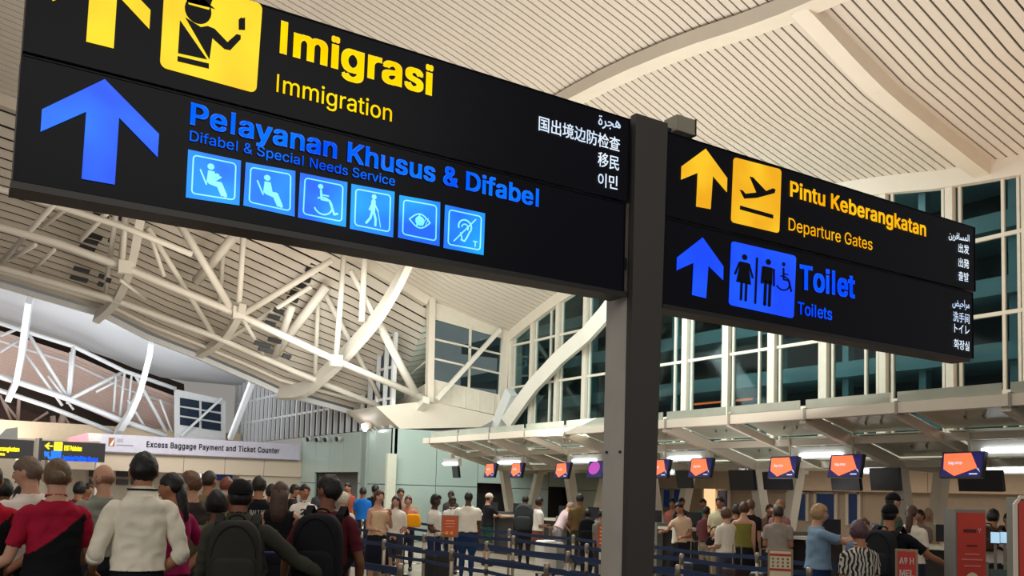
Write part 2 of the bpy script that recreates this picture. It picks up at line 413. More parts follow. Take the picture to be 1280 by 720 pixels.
g = Glyph(mp, .002); g.poly(rrect(0, 0, 1, 1, .06)); g.build('pictogram_panel', m_yel2, rs, )
g = Glyph(mp, .006); g.poly([(.16, .72), (.85, .74), (.85, .8), (.16, .78)])
g.poly([(.14, .48), (.2, .48), (.26, .52), (.48, .46), (.33, .24), (.4, .24), (.68, .4), (.82, .33), (.88, .34), (.86, .4), (.5, .54), (.24, .6)])
g.build('departure_pictogram', m_black, rs)
q = z3([(368, 384), (540, 424), (533, 590), (361, 553)]); mp = quadmap(q)
g = Glyph(mp, .002); g.poly(rrect(0, 0, 1, 1, .05)); g.build('pictogram_panel', m_blue2, rs)
g = Glyph(mp, .006)
g.poly(disc(.2, .21, .04, 16, .045)); g.poly([(.14, .29), (.26, .29), (.31, .62), (.09, .62)]); g.stroke([(.13, .31), (.07, .5)], .03); g.stroke([(.27, .31), (.33, .5)], .03); g.stroke([(.17, .6), (.17, .88)], .035); g.stroke([(.24, .6), (.24, .88)], .035)
g.poly([(.37, .17), (.4, .17), (.4, .9), (.37, .9)])
g.poly(disc(.56, .2, .04, 16, .045)); g.poly([(.49, .28), (.63, .28), (.63, .55), (.49, .55)]); g.stroke([(.48, .3), (.47, .55)], .03); g.stroke([(.65, .3), (.66, .55)], .03); g.stroke([(.53, .5), (.53, .88)], .045); g.stroke([(.6, .5), (.6, .88)], .045)
g.poly(disc(.8, .18, .026, 12, .032)); g.stroke([(.8, .25), (.81, .42), (.89, .42), (.94, .58)], .026); g.arc(.8, .48, .11, -110, 150, .022); g.stroke([(.8, .33), (.87, .33)], .02)
g.build('toilet_pictogram', m_black, rs)
def Z3(a, b_): return (740+a/2.119, 120+b_/2.119)
line('yellow_lettering', 'Pintu Keberangkatan', Z3(523, 265), Z3(525, 225), Z3(883, 372), m_yel2, rs, .024, 1.03)
line('yellow_lettering', 'Departure Gates', Z3(519, 355), Z3(521, 323), Z3(741, 409), m_yel2, rs, .003)
line('blue_lettering', 'Toi|et', Z3(548, 509), Z3(550, 446), Z3(695, 535), m_blue2, rs, .03, 1.03)
line('blue_lettering', 'Toi|ets', Z3(543, 577), Z3(544, 545), Z3(634, 594), m_blue2, rs, .012)
for s, a, b_, c_, d_, e_ in (('\ufee6\ufef3\ufeae\ufed3\ufe8e\ufeb4\ufee4\ufedf\ufe8d', 943, 376, 358, 998, 386), ('出发', 969, 412, 390, 997, 418), ('出発', 969, 450, 428, 997, 456), ('출발', 969, 486, 464, 996, 491),
                          ('\ufebe\ufef4\ufea3\ufe8d\ufeae\ufee3', 953, 555, 535, 998, 563), ('洗手间', 955, 594, 570, 998, 602), ('トイレ', 958, 625, 603, 998, 631), ('화장실', 957, 666, 643, 998, 674)):
    line('white_lettering', s, Z3(a, b_), Z3(a, c_), Z3(d_, e_), m_whit, rs, .012, cap='fit')

# -- the post
pl = xl_(2.9); pr = xr_(2.9)
pt = thing('sign_post', 'tall dark bronze steel post carrying both black sign boxes', 'post', ((pl+pr)/2, SY+.14, 0))
def leanbox(b, fa, fb, y0, y1, z0, z1):
    V = [(f(z), y, z) for z in (z0, z1) for y in (y0, y1) for f in (fa, fb)]
    b.add(V, [(0, 1, 3, 2), (4, 6, 7, 5), (0, 4, 5, 1), (2, 3, 7, 6), (0, 2, 6, 4), (1, 5, 7, 3)])
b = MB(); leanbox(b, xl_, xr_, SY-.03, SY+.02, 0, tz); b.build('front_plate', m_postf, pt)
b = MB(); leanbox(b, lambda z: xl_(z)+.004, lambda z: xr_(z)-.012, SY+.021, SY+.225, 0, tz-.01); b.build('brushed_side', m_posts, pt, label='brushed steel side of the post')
for dy in (.05, .18):
    b = MB(); b.lohi((xl_(1.9)-.006, SY+dy, 1.9), (xl_(1.9)+.006, SY+dy+.014, 1.914)); b.build('bolt', m_frame, pt)
for zc in (S(800, 205).z, S(800, 330).z):
    b = MB(); b.lohi((pl-.05, SY+.03, zc-.04), (pl+.0, SY+.1, zc+.03)); b.build('bracket', m_frame, pt)
    b = MB(); b.lohi((pr, SY+.03, zc-.04), (pr+.07, SY+.1, zc+.03)); b.build('bracket', m_frame, pt)
b = MB(); b.lohi((pl-.045, SY+.03, S(790, 350).z), (pl-.035, SY+.05, tz-.02)); b.build('tension_rod', m_posts, pt)
b = MB(); b.lohi((pr+.02, SY+.03, S(826, 380).z), (pr+.032, SY+.05, tz-.1)); b.build('tension_rod', m_posts, pt)
cm = thing('junction_box', 'small grey metal box fixed on the top edge of the right sign box', 'box', S(852, 165))
a = S(846, 163); c = S(869, 150)
b = MB(); b.lohi((a.x, SY+.0, a.z+.005), (c.x, SY+.12, c.z)); b.build('housing', mat('box_grey', (150, 146, 130), .5, .3), cm)
b = MB(); b.lohi((a.x-.09, SY+.05, a.z+.01), (a.x, SY+.07, a.z+.03)); b.build('arm', m_frame, cm)
b = MB(); b.lohi((c.x, SY-.005, a.z+.0), (c.x+.008, SY+.125, c.z+.005)); b.build('clamp', m_frame, cm)
# ================================================================== the hall: roof, trusses, glass walls
SF = .7
XF, YB, XA, YBAN = 16.0, 25.8, 11.8, 34.2
m_slat = mat('ceiling_slat', (203, 193, 179), .65, noise_amt=.03, scale=1.5)
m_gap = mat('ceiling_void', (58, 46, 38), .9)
m_beam = mat('steel_cream', (216, 206, 190), .5, noise_amt=.04, scale=2)
m_truss = mat('truss_white', (222, 216, 204), .45, noise_amt=.04, scale=2)
m_trussc = mat('truss_cool_white', (214, 216, 216), .45, noise_amt=.04, scale=2)
m_mull = mat('mullion_cream', (214, 206, 190), .5)
m_shell = mat('far_vault_plaster', (200, 202, 204), .7, noise_amt=.05, scale=.4)
m_tan = mat('bulkhead_beige', (206, 190, 170), .6, noise_amt=.03, scale=1)
m_teal = mat('wall_glass_teal', (172, 190, 182), .22, noise_amt=.03, scale=.8, spec=.6)
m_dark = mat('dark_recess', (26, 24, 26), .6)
m_brown = mat('far_soffit_darkened', (128, 104, 98), .8)
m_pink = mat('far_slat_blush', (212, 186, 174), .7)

def interp(x, T):
    xs = [t[0] for t in T]
    if x <= xs[0]: return T[0][1]
    for (a, b), (c, d) in zip(T, T[1:]):
        if x <= c:
            t = (x-a)/(c-a); return b+(d-b)*t
    return T[-1][1]
def smooth_interp(x, T):
    h = .9; return (interp(x-h, T)+2*interp(x, T)+interp(x+h, T))/4
GT = [(-14, 5.6), (-4, 5.0), (2, 4.1), (8, 2.7), (12, 1.6), (15.5, .5), (18.2, -.7), (22.8, -1.85), (26, -2.3)]
def zroof(X, Y):
    x, y = X/SF, Y/SF
    return EYE+SF*((13.5-.0125*(y-23)**2 if y > 14.3 else 12.554-(14.3-y)*.1)+smooth_interp(x, GT)-EYE)

ceil = struct('ceiling', 'curved hall ceiling clad in long cream slats')
PIT = .194
XS = [-7+23*i/16 for i in range(17)]
y = 2.6; k = 0
while y < YB-.1:
    b = MB(); w = PIT-.036
    pts = []
    for x in XS:
        z = zroof(x, y+w/2); z0 = zroof(x, y); z1 = zroof(x, y+w)
        pts.append((x, z0, z1))
    V = []; F = []
    for x, z0, z1 in pts:
        V += [(x, y, z0), (x, y+w, z1), (x, y+w, z1+.03), (x, y, z0+.03)]
    for i in range(len(pts)-1):
        a = i*4; c = a+4
        F += [(a, a+1, c+1, c), (a+1, a+2, c+2, c+1), (a+3, a, c, c+3)]
    b.add(V, F); b.build('slat', m_slat, ceil); y += PIT; k += 1
# void above the slats
def sheet(name, fn, nx, ny, m, parent, thick=.02, smooth=True, **kw):
    V = [fn(i/nx, j/ny) for i in range(nx+1) for j in range(ny+1)]; N = len(V)
    V = [Vector(v) for v in V]; V += [v+Vector((0, 0, thick)) for v in V]
    F = []
    for i in range(nx):
        for j in range(ny):
            a = i*(ny+1)+j; F.append((a, a+1, a+ny+2, a+ny+1)); F.append((N+a, N+a+ny+1, N+a+ny+2, N+a+1))
    b = MB(); b.add(V, F); return b.build(name, m, parent, smooth, **kw)
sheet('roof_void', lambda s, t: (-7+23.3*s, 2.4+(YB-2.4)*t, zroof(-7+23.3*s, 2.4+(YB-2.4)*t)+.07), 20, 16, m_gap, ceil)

beams = struct('trim_1', 'cream steel ceiling beams of the hall roof')
# long transverse beam (meets the ribbed part near the glass wall)
def beamZ(Y): return zroof(XA-.95, Y)-.02
pts = []
for i in range(25):
    Y = 3+i*(YB-3.5)/24; X = 10.9
    pts.append((X-.35*0, Y, zroof(X, Y)-.13))
b = MB(); b.sweep(pts, .4, .26, up=(0, 0, 1)); b.build('transverse_beam', m_beam, beams)
pts = [(10.9+(XF-10.9)*i/16, 9.25, zroof(10.9+(XF-10.9)*i/16, 9.25)-.1) for i in range(17)]
b = MB(); b.sweep(pts, .3, .34); b.build('curved_rib_beam', m_beam, beams)
# beam that crowns the glass wall
pts = [(XF-.06, 5+i*(YB-5)/20, zroof(XF, 5+i*(YB-5)/20)-.14) for i in range(21)]
b = MB(); b.sweep(pts, .2, .36); b.build('crown_beam', m_beam, beams)
pts = [(-7+(P(534, 375, Y=YB).x+7)*i/16, YB+.05, zroof(-7+(P(534, 375, Y=YB).x+7)*i/16, YB)-.12) for i in range(17)]
b = MB(); b.sweep(pts, .3, .3); b.build('edge_beam', m_beam, beams)

# ---- glass wall 1 along the counters
def glass_mat(name, tint, refl):
    m = bpy.data.materials.new(name); m.use_nodes = True; nt = m.node_tree; nt.nodes.clear()
    out = nt.nodes.new('ShaderNodeOutputMaterial'); tr = nt.nodes.new('ShaderNodeBsdfTransparent'); gl = nt.nodes.new('ShaderNodeBsdfGlossy')
    tr.inputs[0].default_value = (*tint, 1); gl.inputs[0].default_value = (.8, .95, .95, 1); gl.inputs['Roughness'].default_value = .06
    fr = nt.nodes.new('ShaderNodeLayerWeight'); fr.inputs[0].default_value = refl
    mx = nt.nodes.new('ShaderNodeMixShader'); nt.links.new(fr.outputs['Fresnel'], mx.inputs[0])
    nt.links.new(tr.outputs[0], mx.inputs[1]); nt.links.new(gl.outputs[0], mx.inputs[2]); nt.links.new(mx.outputs[0], out.inputs[0])
    return m
m_glass = glass_mat('window_glass', (.62, .72, .74), .15)
m_glassc = mat('canopy_glass', (168, 172, 158), .25, noise_amt=.12, scale=2.5)
fac = struct('window_1', 'tall glass wall with cream mullions above the check-in canopy')
ZF0 = 2.95
TR = [P(1280, 387.5, X=XF).z, P(1280, 288, X=XF).z]; TR = [TR[0]-(TR[1]-TR[0]), TR[0], TR[1], TR[1]+(TR[1]-TR[0])*1.0]
cols_y = [14.2*SF+2.06*SF*k for k in range(-3, 11)]
cols_y = [c for c in cols_y if c < YB-.4]+[YB-.15]
for i, c in enumerate(cols_y):
    zt = zroof(XF, c)-.2
    b = MB(); b.lohi((XF-.12, c-.075, ZF0), (XF+.08, c+.075, zt)); b.build('column', m_mull, fac)
    for dy in ((-.17, .17) if i % 2 else (-.17, .17, .45)):
        if c+dy < YB-.05: b = MB(); b.lohi((XF-.04, c+dy-.027, ZF0), (XF+.04, c+dy+.027, zt)); b.build('mullion', m_mull, fac)
    if i+1 < len(cols_y):
        pass
for zt in TR:
    ys = [5.0]+[YB]
    if zt < zroof(XF, 16): 
        b = MB(); y0, y1 = 5.0, YB
        for q in range(200):
            if zroof(XF, y0) < zt+.1: y0 += .1
            if zroof(XF, y1) < zt+.1: y1 -= .1
        b.lohi((XF-.05, y0, zt-.035), (XF+.05, y1, zt+.035)); b.build('transom', m_mull, fac)
zs = [ZF0]+[t for t in TR if t > ZF0+.2]
ys = [cols_y[0]]+cols_y[1:]
for i in range(len(ys)-1):
    for j in range(len(zs)):
        z0 = zs[j]; z1 = zs[j+1] if j+1 < len(zs) else 99
        za = min(z1, zroof(XF, ys[i])-.15); zb = min(z1, zroof(XF, ys[i+1])-.15)
        if za <= z0+.05 or zb <= z0+.05: continue
        b = MB(); b.prism([(XF+.0, ys[i], z0), (XF+.0, ys[i+1], z0), (XF+.0, ys[i+1], zb), (XF+.0, ys[i], za)], (.012, 0, 0)); b.build('pane', m_glass, fac)
# the building across the way seen through the glass
opp = struct('trim_2', 'teal concourse floors seen through the glass wall')
m_conc = mat('concourse_teal', (120, 146, 146), .5, noise_amt=.25, scale=.9)
m_concd = mat('concourse_dark', (20, 30, 33), .6, noise_amt=.3, scale=1.2)
b = MB(); b.lohi((20.5, 2, 2.6), (20.7, 34, 12)); b.build('concourse_wall', m_concd, opp)
for i, z in enumerate((3.3, 4.7, 6.1, 7.5, 8.9)):
    b = MB(); b.lohi((18.6, 2, z), (20.5, 34, z+.38)); b.build('floor_slab', m_conc, opp)
for i in range(14):
    b = MB(); b.lohi((18.9, 4+i*2.1, 2.6), (19.1, 4.18+i*2.1, 11)); b.build('concourse_post', m_conc, opp)
b = MB(); p = P(862, 506, X=18.4); q = P(940, 510, X=18.4); b.bar(p, (18.4, q.y, p.z), .05, .05); b.build('lit_strip', mat('amber_strip', (230, 110, 50), .5, emit=((240, 110, 50), .9)), opp)
ar = area('concourse_fill', (17.4, 16, 10.5), (20, 16, 3), 1, 18, 2400, (.8, 1, 1))  # added unseen light so the floor slabs read through the glass

# ---- window bay at the end of the glass wall
bay = struct('window_2', 'projecting window bay with cream frame above the teal wall')
def BP(u, v, off=0.): return P(u, v, Y=YB-off)
def bpoly(name, pts, m, th=.06, off=0.): b = MB(); b.prism([BP(*p, off) for p in pts], (0, th, 0)); return b.build(name, m, bay)
bpoly('pane', [(540, 396), (632, 424), (627, 498), (539, 474)], m_glass, .012, -.03)
bpoly('apron', [(537, 473), (627, 494), (626, 520), (537, 501)], m_mull, .1)
bpoly('head_board', [(536, 376), (636, 404), (632, 424), (536, 397)], m_mull, .1)
for (a, b_) in (((541, 423.5), (631, 444)), ((541, 448), (629, 468))):
    b = MB(); b.bar(BP(*a), BP(*b_), .06, .06); b.build('transom', m_mull, bay)
b = MB(); b.bar(BP(588, 409), BP(586, 485), .07, .06); b.build('mullion', m_mull, bay)
for u0, v0, u1, v1, w in ((539, 372, 536.5, 503, .22), (632, 402, 626, 522, .26)):
    b = MB(); b.bar(BP(u0, v0), BP(u1, v1), .2, w, up=(1, 0, 0)); b.build('corner_post', m_beam, bay)
for k in range(5):
    u = 545+k*18; b = MB(); b.bar(BP(u, 478+k*4, .01), BP(u, 503+k*3.6, .01), .02, .02, up=(1, 0, 0)); b.build('board_joint', m_beam, bay)
b = MB(); b.prism([BP(470, 508), BP(537, 501), BP(626, 521), BP(600, 534), BP(500, 536)], (0, 2.5, 0)); b.build('bay_underside', m_beam, bay)
b = MB(); b.bar(BP(625, 412, .25), BP(546, 499, .25), .13, .13); b.build('diagonal_brace', m_truss, bay)
# side of the bay going back
XB = BP(537, 450).x
sb = MB()
def SP(u, v): return P(u, v, X=XB)
b = MB(); b.prism([SP(533, 386), SP(533, 500), SP(455, 530), SP(462, 466)], (-.02, 0, 0)); b.build('pane', m_glass, bay)
b = MB(); b.prism([SP(535, 376), SP(535, 392), SP(455, 470), SP(455, 452)], (-.1, 0, 0)); b.build('head_board', m_mull, bay)
b = MB(); b.prism([SP(535, 480), SP(535, 503), SP(470, 532), SP(470, 520)], (-.1, 0, 0)); b.build('apron', m_mull, bay)
for a, b_ in (((533, 420), (480, 462)), ((533, 452), (480, 494))): b = MB(); b.bar(SP(*a), SP(*b_), .06, .06); b.build('transom', m_mull, bay)
for u, v0, v1 in ((508, 410, 506), (488, 430, 515), (472, 446, 520)): b = MB(); b.bar(SP(u, v0), SP(u-1, v1), .07, .07, up=(1, 0, 0)); b.build('mullion', m_mull, bay)

# ---- trough truss and its curved ribs
Y1, Y2, Y3 = 25.6, 27.4, 29.2
tr1 = struct('trim_3', 'white tubular roof truss with curved ribs over the hall')
def chain(pts, Yp): return [P(u, v, Y=Yp) for u, v in pts]
CH1 = [(-60, 268), (0, 284), (75, 305), (155, 334), (291, 390), (419, 450), (533, 499)]
CH2 = [(-60, 320), (0, 335), (140, 374), (269, 421), (374, 467), (497, 517)]
CH3 = [(-60, 342), (0, 356), (130, 394), (183, 421), (250, 447), (320, 477), (350, 491), (410, 507), (480, 527)]
b = MB(); b.tube(chain(CH1, Y1), .105, 8); b.build('truss_chord', m_truss, tr1, True)
b = MB(); b.tube(chain(CH2, Y2), .095, 8); b.build('truss_chord', m_truss, tr1, True)
b = MB(); b.sweep(chain(CH3, Y3), .12, .16); b.build('gutter_edge', m_trussc, tr1)
b = MB(); b.tube(chain([(u, v-16) for u, v in CH3], Y3-.6), .06, 8); b.build('truss_chord', m_truss, tr1, True)
CH0 = [(-60, 222), (0, 236), (60, 254), (150, 282), (240, 318)]
b = MB(); b.tube(chain(CH0, Y1-1.2), .08, 8); b.build('truss_chord', m_truss, tr1, True)
def rib(name, pts, ya, yb, w, h, m=m_truss):
    n = len(pts); out = [P(u, v, Y=ya+(yb-ya)*i/(n-1)) for i, (u, v) in enumerate(pts)]
    # resample smoothly
    q = []
    for i in range(n-1):
        p0 = out[max(i-1, 0)]; p1 = out[i]; p2 = out[i+1]; p3 = out[min(i+2, n-1)]
        for t in (0, .25, .5, .75):
            q.append(.5*((2*p1)+(-p0+p2)*t+(2*p0-5*p1+4*p2-p3)*t*t+(-p0+3*p1-3*p2+p3)*t**3))
    q.append(out[-1])
    b = MB(); b.sweep(q, w, h, up=(.2, .3, 1)); b.build(name, m, tr1)
rib('curved_rib', [(192, 225), (178, 264), (165, 330), (146, 374), (121, 398)], 22.2, Y3, .2, .3)
rib('curved_rib', [(303, 385), (291, 408), (274, 428), (249, 443)], Y1-.3, Y3, .2, .26)
rib('curved_rib', [(536, 270), (511, 326), (496, 357), (472, 396), (441, 433), (410, 464), (380, 487), (350, 490)], 21.2, Y3, .2, .5)
rib('curved_rib', [(533, 500), (516, 517), (497, 524), (472, 530)], Y1-.2, Y2+.6, .2, .24)
# the great arch in front of the glass wall
XR = XF-.45
q = [P(u, v, X=XR) for u, v in ((800, 335), (775, 368), (757, 392), (735, 417), (700, 447), (668, 481), (650, 505), (634, 528))]
b = MB(); b.sweep(q, .22, .42, up=(-.3, 0, 1)); b.build('great_arch', m_truss, tr1)
b = MB(); b.bar(P(640, 490, X=XR), P(621, 536, X=XR), .45, .3, up=(1, 0, 0)); b.build('arch_foot', m_trussc, tr1)
WEB = [((222, 275), (288, 384), 24.6, Y1, .11), ((305, 285), (298, 390), 24.6, Y1, .085), ((415, 325), (306, 391), 24.2, Y1, .1), ((185, 285), (266, 417), 25, Y2, .08),
       ((389, 358), (283, 425), 25.5, Y2, .075), ((279, 310), (274, 390), 26.3, Y2, .07), ((430, 318), (420, 449), 24.8, Y1, .09), ((457, 300), (452, 402), 24.6, 25.0, .1),
       ((438, 338), (519, 491), 24.8, Y1, .085), ((472, 402), (519, 492), Y1-.4, Y1, .13), ((398, 369), (394, 467), 26.6, Y2, .075), ((407, 369), (478, 503), 26.4, Y2, .085),
       ((100, 300), (150, 250), 25.2, 24, .07), ((0, 330), (70, 252), Y2, 24.2, .07), ((52, 284), (120, 232), Y1, 24, .06), ((10, 325), (44, 306), Y2, Y1, .06), ((38, 340), (68, 312), Y2, Y1, .05),
       ((158, 262), (152, 330), 24.4, Y1, .09), ((146, 258), (132, 366), 24.4, Y2, .07), ((186, 290), (205, 345), 25, 25.6, .06), ((365, 383), (345, 440), 26, Y2, .12), ((408, 358), (342, 444), 25.9, Y2+.3, .15),
       ((150, 350), (182, 374), Y1, Y2, .05), ((300, 392), (330, 445), Y1, Y2, .06), ((310, 275), (245, 352), 24.8, 26.6, .14), ((505, 326), (404, 300), 24, 23.4, .12)]
for (a, c, ya, yc, r) in WEB:
    b = MB(); b.tube([P(*a, Y=ya), P(*c, Y=yc)], r, 8); b.build('truss_web', m_truss, tr1, True)
for (u, v) in ((298, 391), (156, 334), (420, 451)):
    b = MB(); p = P(u, v, Y=Y1-.1); b.box(p, (.34, .2, .34)); b.build('node_plate', m_truss, tr1)

# lower slatted slope of the trough
so = struct('ceiling_2', 'slatted slope behind the roof truss')
def p3z(X):
    T = [(p.x, p.z) for p in chain(CH3, Y3)]; return interp(X, T)
XE = XB+.1
n = 20
for k in range(n):
    t0 = k/n; t1 = (k+.74)/n
    V = []; F = []
    N = 14
    for i in range(N+1):
        X = -5+(XE+5)*i/N
        for t in (t0, t1):
            za = zroof(X, YB)-.35; zb = p3z(X)+.12
            zc = za+(zb-za)*(t**.8)
            V.append((X, YB+.2+(Y3-YB-.3)*t, zc))
    V2 = [(x, y_, z+.03) for x, y_, z in V]
    for i in range(N): a = i*2; F += [(a, a+1, a+3, a+2)]
    N2 = len(V); F += [tuple(N2+j for j in f[::-1]) for f in F]
    b = MB(); b.add(V+V2, F); b.build('slat', m_slat, so)
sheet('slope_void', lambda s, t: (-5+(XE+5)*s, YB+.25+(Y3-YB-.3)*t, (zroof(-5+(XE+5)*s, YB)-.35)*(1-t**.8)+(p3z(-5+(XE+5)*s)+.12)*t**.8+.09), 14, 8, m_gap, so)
lv = struct('trim_4', 'dark louvred openings in the slatted slope')
for (u, v, w) in ((133, 262, 22), (127, 270, 20), (119, 295, 20), (113, 301, 22), (110, 310, 20), (103, 337, 20), (100, 348, 22), (152, 272, 10), (141, 300, 8), (128, 345, 7), (127, 355, 7), (137, 350, 6),
                  (402, 322, 12), (397, 330, 14), (391, 338, 14), (383, 349, 13), (378, 357, 14), (371, 366, 13), (367, 374, 14), (350, 388, 13), (344, 396, 14), (339, 404, 13), (330, 430, 20), (334, 437, 18), (345, 425, 16), (360, 445, 10)):
    b = MB(); b.prism([P(u-w/2, v-3-w*.1, Y=26.2), P(u+w/2, v-2+w*.12, Y=26.2), P(u+w/2-2, v+3+w*.12, Y=26.2), P(u-w/2-2, v+2-w*.1, Y=26.2)], (0, .1, 0)); b.build('louvre_opening', m_dark, lv)

# ---- second vault
YQ = 42.0
Q1 = [(-60, 388), (0, 404), (34, 415), (92, 433), (156, 464), (220, 486)]
Q2 = [(-60, 452), (0, 470), (86, 499), (153, 526), (208, 545)]
Q3 = [(-60, 468), (0, 488), (60, 508), (144, 541)]
v2 = struct('ceiling_3', 'smooth pale vault of the far hall')
def qz(X): return interp(X, [(p.x, p.z) for p in chain(Q1, YQ)])
def vault2(s, t):
    X = -8+20*s; Y = Y3+.05+(YQ+2-Y3)*t
    za = p3z(X); zb = qz(X)+.6
    return (X, Y, za+(zb-za)*t+1.5*math.sin(PI*min(1, t*1.02)))
sheet('vault_surface', vault2, 16, 14, m_shell, v2)
tr2 = struct('trim_5', 'pale roof truss over the far hall')
for ch, r, yy in ((Q1, .09, YQ), (Q2, .12, YQ), (Q3, .1, YQ+.6), ([(u, v+22) for u, v in Q1], .05, YQ+1.5)):
    b = MB(); b.tube(chain(ch, yy), r, 8); b.build('truss_chord', m_trussc, tr2, True)
for (a, c, r) in (((34, 415), (86, 499), .08), ((92, 433), (86, 500), .1), ((86, 500), (156, 464), .08), ((30, 440), (78, 507), .06), ((0, 420), (30, 408), .06), ((156, 464), (150, 520), .06), ((170, 470), (208, 540), .08),
                  ((160, 500), (185, 540), .06), ((0, 440), (24, 425), .06), ((60, 470), (92, 512), .05), ((88, 440), (84, 505), .05), ((165, 465), (160, 515), .05), ((145, 470), (142, 515), .05), ((200, 500), (215, 540), .05), ((120, 490), (155, 472), .05)):
    b = MB(); b.tube([P(*a, Y=YQ), P(*c, Y=YQ+.3)], r, 8); b.build('truss_web', m_trussc, tr2, True)
def rib2(pts, w, h):
    n = len(pts); q = [P(u, v, Y=YQ-4+(4.3)*i/(n-1)) for i, (u, v) in enumerate(pts)]
    b = MB(); b.sweep(q, w, h, up=(.2, .3, 1)); b.build('curved_rib', m_trussc, tr2)
rib2([(37, 374), (33, 400), (28, 440), (21, 476), (11, 497)], .22, .45)
rib2([(190, 426), (188, 440), (181, 468), (174, 492), (163, 516), (152, 534), (146, 540)], .22, .4)
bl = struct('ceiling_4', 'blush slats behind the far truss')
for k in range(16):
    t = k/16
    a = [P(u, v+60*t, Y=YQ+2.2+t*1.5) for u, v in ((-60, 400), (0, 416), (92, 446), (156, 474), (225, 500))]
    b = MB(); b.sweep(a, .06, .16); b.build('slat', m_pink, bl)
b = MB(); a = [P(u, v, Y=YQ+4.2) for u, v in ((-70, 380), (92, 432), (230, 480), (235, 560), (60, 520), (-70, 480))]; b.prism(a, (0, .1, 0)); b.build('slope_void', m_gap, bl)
# third vault far left, its darkness put into the brown slat colour
b3 = struct('ceiling_5', 'soffit darkened to brown beyond the far truss')
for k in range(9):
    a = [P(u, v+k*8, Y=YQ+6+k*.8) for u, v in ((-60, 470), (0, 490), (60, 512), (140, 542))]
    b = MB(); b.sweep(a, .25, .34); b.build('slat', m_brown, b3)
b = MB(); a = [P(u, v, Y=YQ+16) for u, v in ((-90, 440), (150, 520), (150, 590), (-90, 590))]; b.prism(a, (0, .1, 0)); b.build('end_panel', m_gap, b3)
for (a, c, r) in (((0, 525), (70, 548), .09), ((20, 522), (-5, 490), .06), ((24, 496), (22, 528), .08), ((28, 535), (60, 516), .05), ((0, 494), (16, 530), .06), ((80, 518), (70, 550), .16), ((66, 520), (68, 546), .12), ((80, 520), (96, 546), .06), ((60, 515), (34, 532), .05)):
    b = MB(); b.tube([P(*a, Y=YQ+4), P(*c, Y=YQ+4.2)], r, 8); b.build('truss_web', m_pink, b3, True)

# ---- far window wall and second glass wall
w3 = struct('window_3', 'small far window bay under the pale vault')
YW = YQ+.3
def WP(u, v, o=0.): return P(u, v, Y=YW-o)
b = MB(); b.prism([WP(218, 486), WP(282, 500), WP(282, 560), WP(218, 560)], (0, .12, 0)); b.build('frame_wall', mat('far_frame', (206, 208, 206), .6), w3)
for i in range(3):
    for j in range(2):
        u0 = 225+j*27; u1 = u0+24; v0 = 497+i*12+j*4.5; b = MB(); b.prism([WP(u0, v0, .04), WP(u1, v0+4, .04), WP(u1, v0+13.5, .04), WP(u0, v0+10, .04)], (0, .03, 0)); b.build('pane', mat('night_pane', (24, 38, 54), .15), w3)
b = MB(); b.bar(WP(277, 498, .3), WP(226, 545, .3), .1, .1); b.build('diagonal_brace', m_trussc, w3)
w4 = struct('window_4', 'far glass wall of close-set pale mullions')
XG = 11.95
z0, z1 = 3.55, 6.6
ya = 26.2; yb = 44.5; N = 30
for k in range(N+1):
    Y = ya+(yb-ya)*k/N; w = (.07 if k % 3 else .13)
    b = MB(); b.lohi((XG-.1, Y-w/2, z0), (XG+.03, Y+w/2, z1)); b.build('mullion', m_trussc, w4)
for z in (4.5, 5.5, 6.55):
    b = MB(); b.lohi((XG-.05, ya, z-.04), (XG+.03, yb, z+.04)); b.build('transom', m_trussc, w4)
for k in range(10):
    y0_ = ya+(yb-ya)*k/10; b = MB(); b.lohi((XG+.05, y0_+.02, z0), (XG+.07, y0_+(yb-ya)/10-.02, z1)); b.build('pane', mat('night_pane', (24, 38, 54), .15), w4)
b = MB(); b.bar(P(315, 478, Y=36), P(288, 548, Y=38), .2, .2); b.build('diagonal_brace', m_trussc, w4)

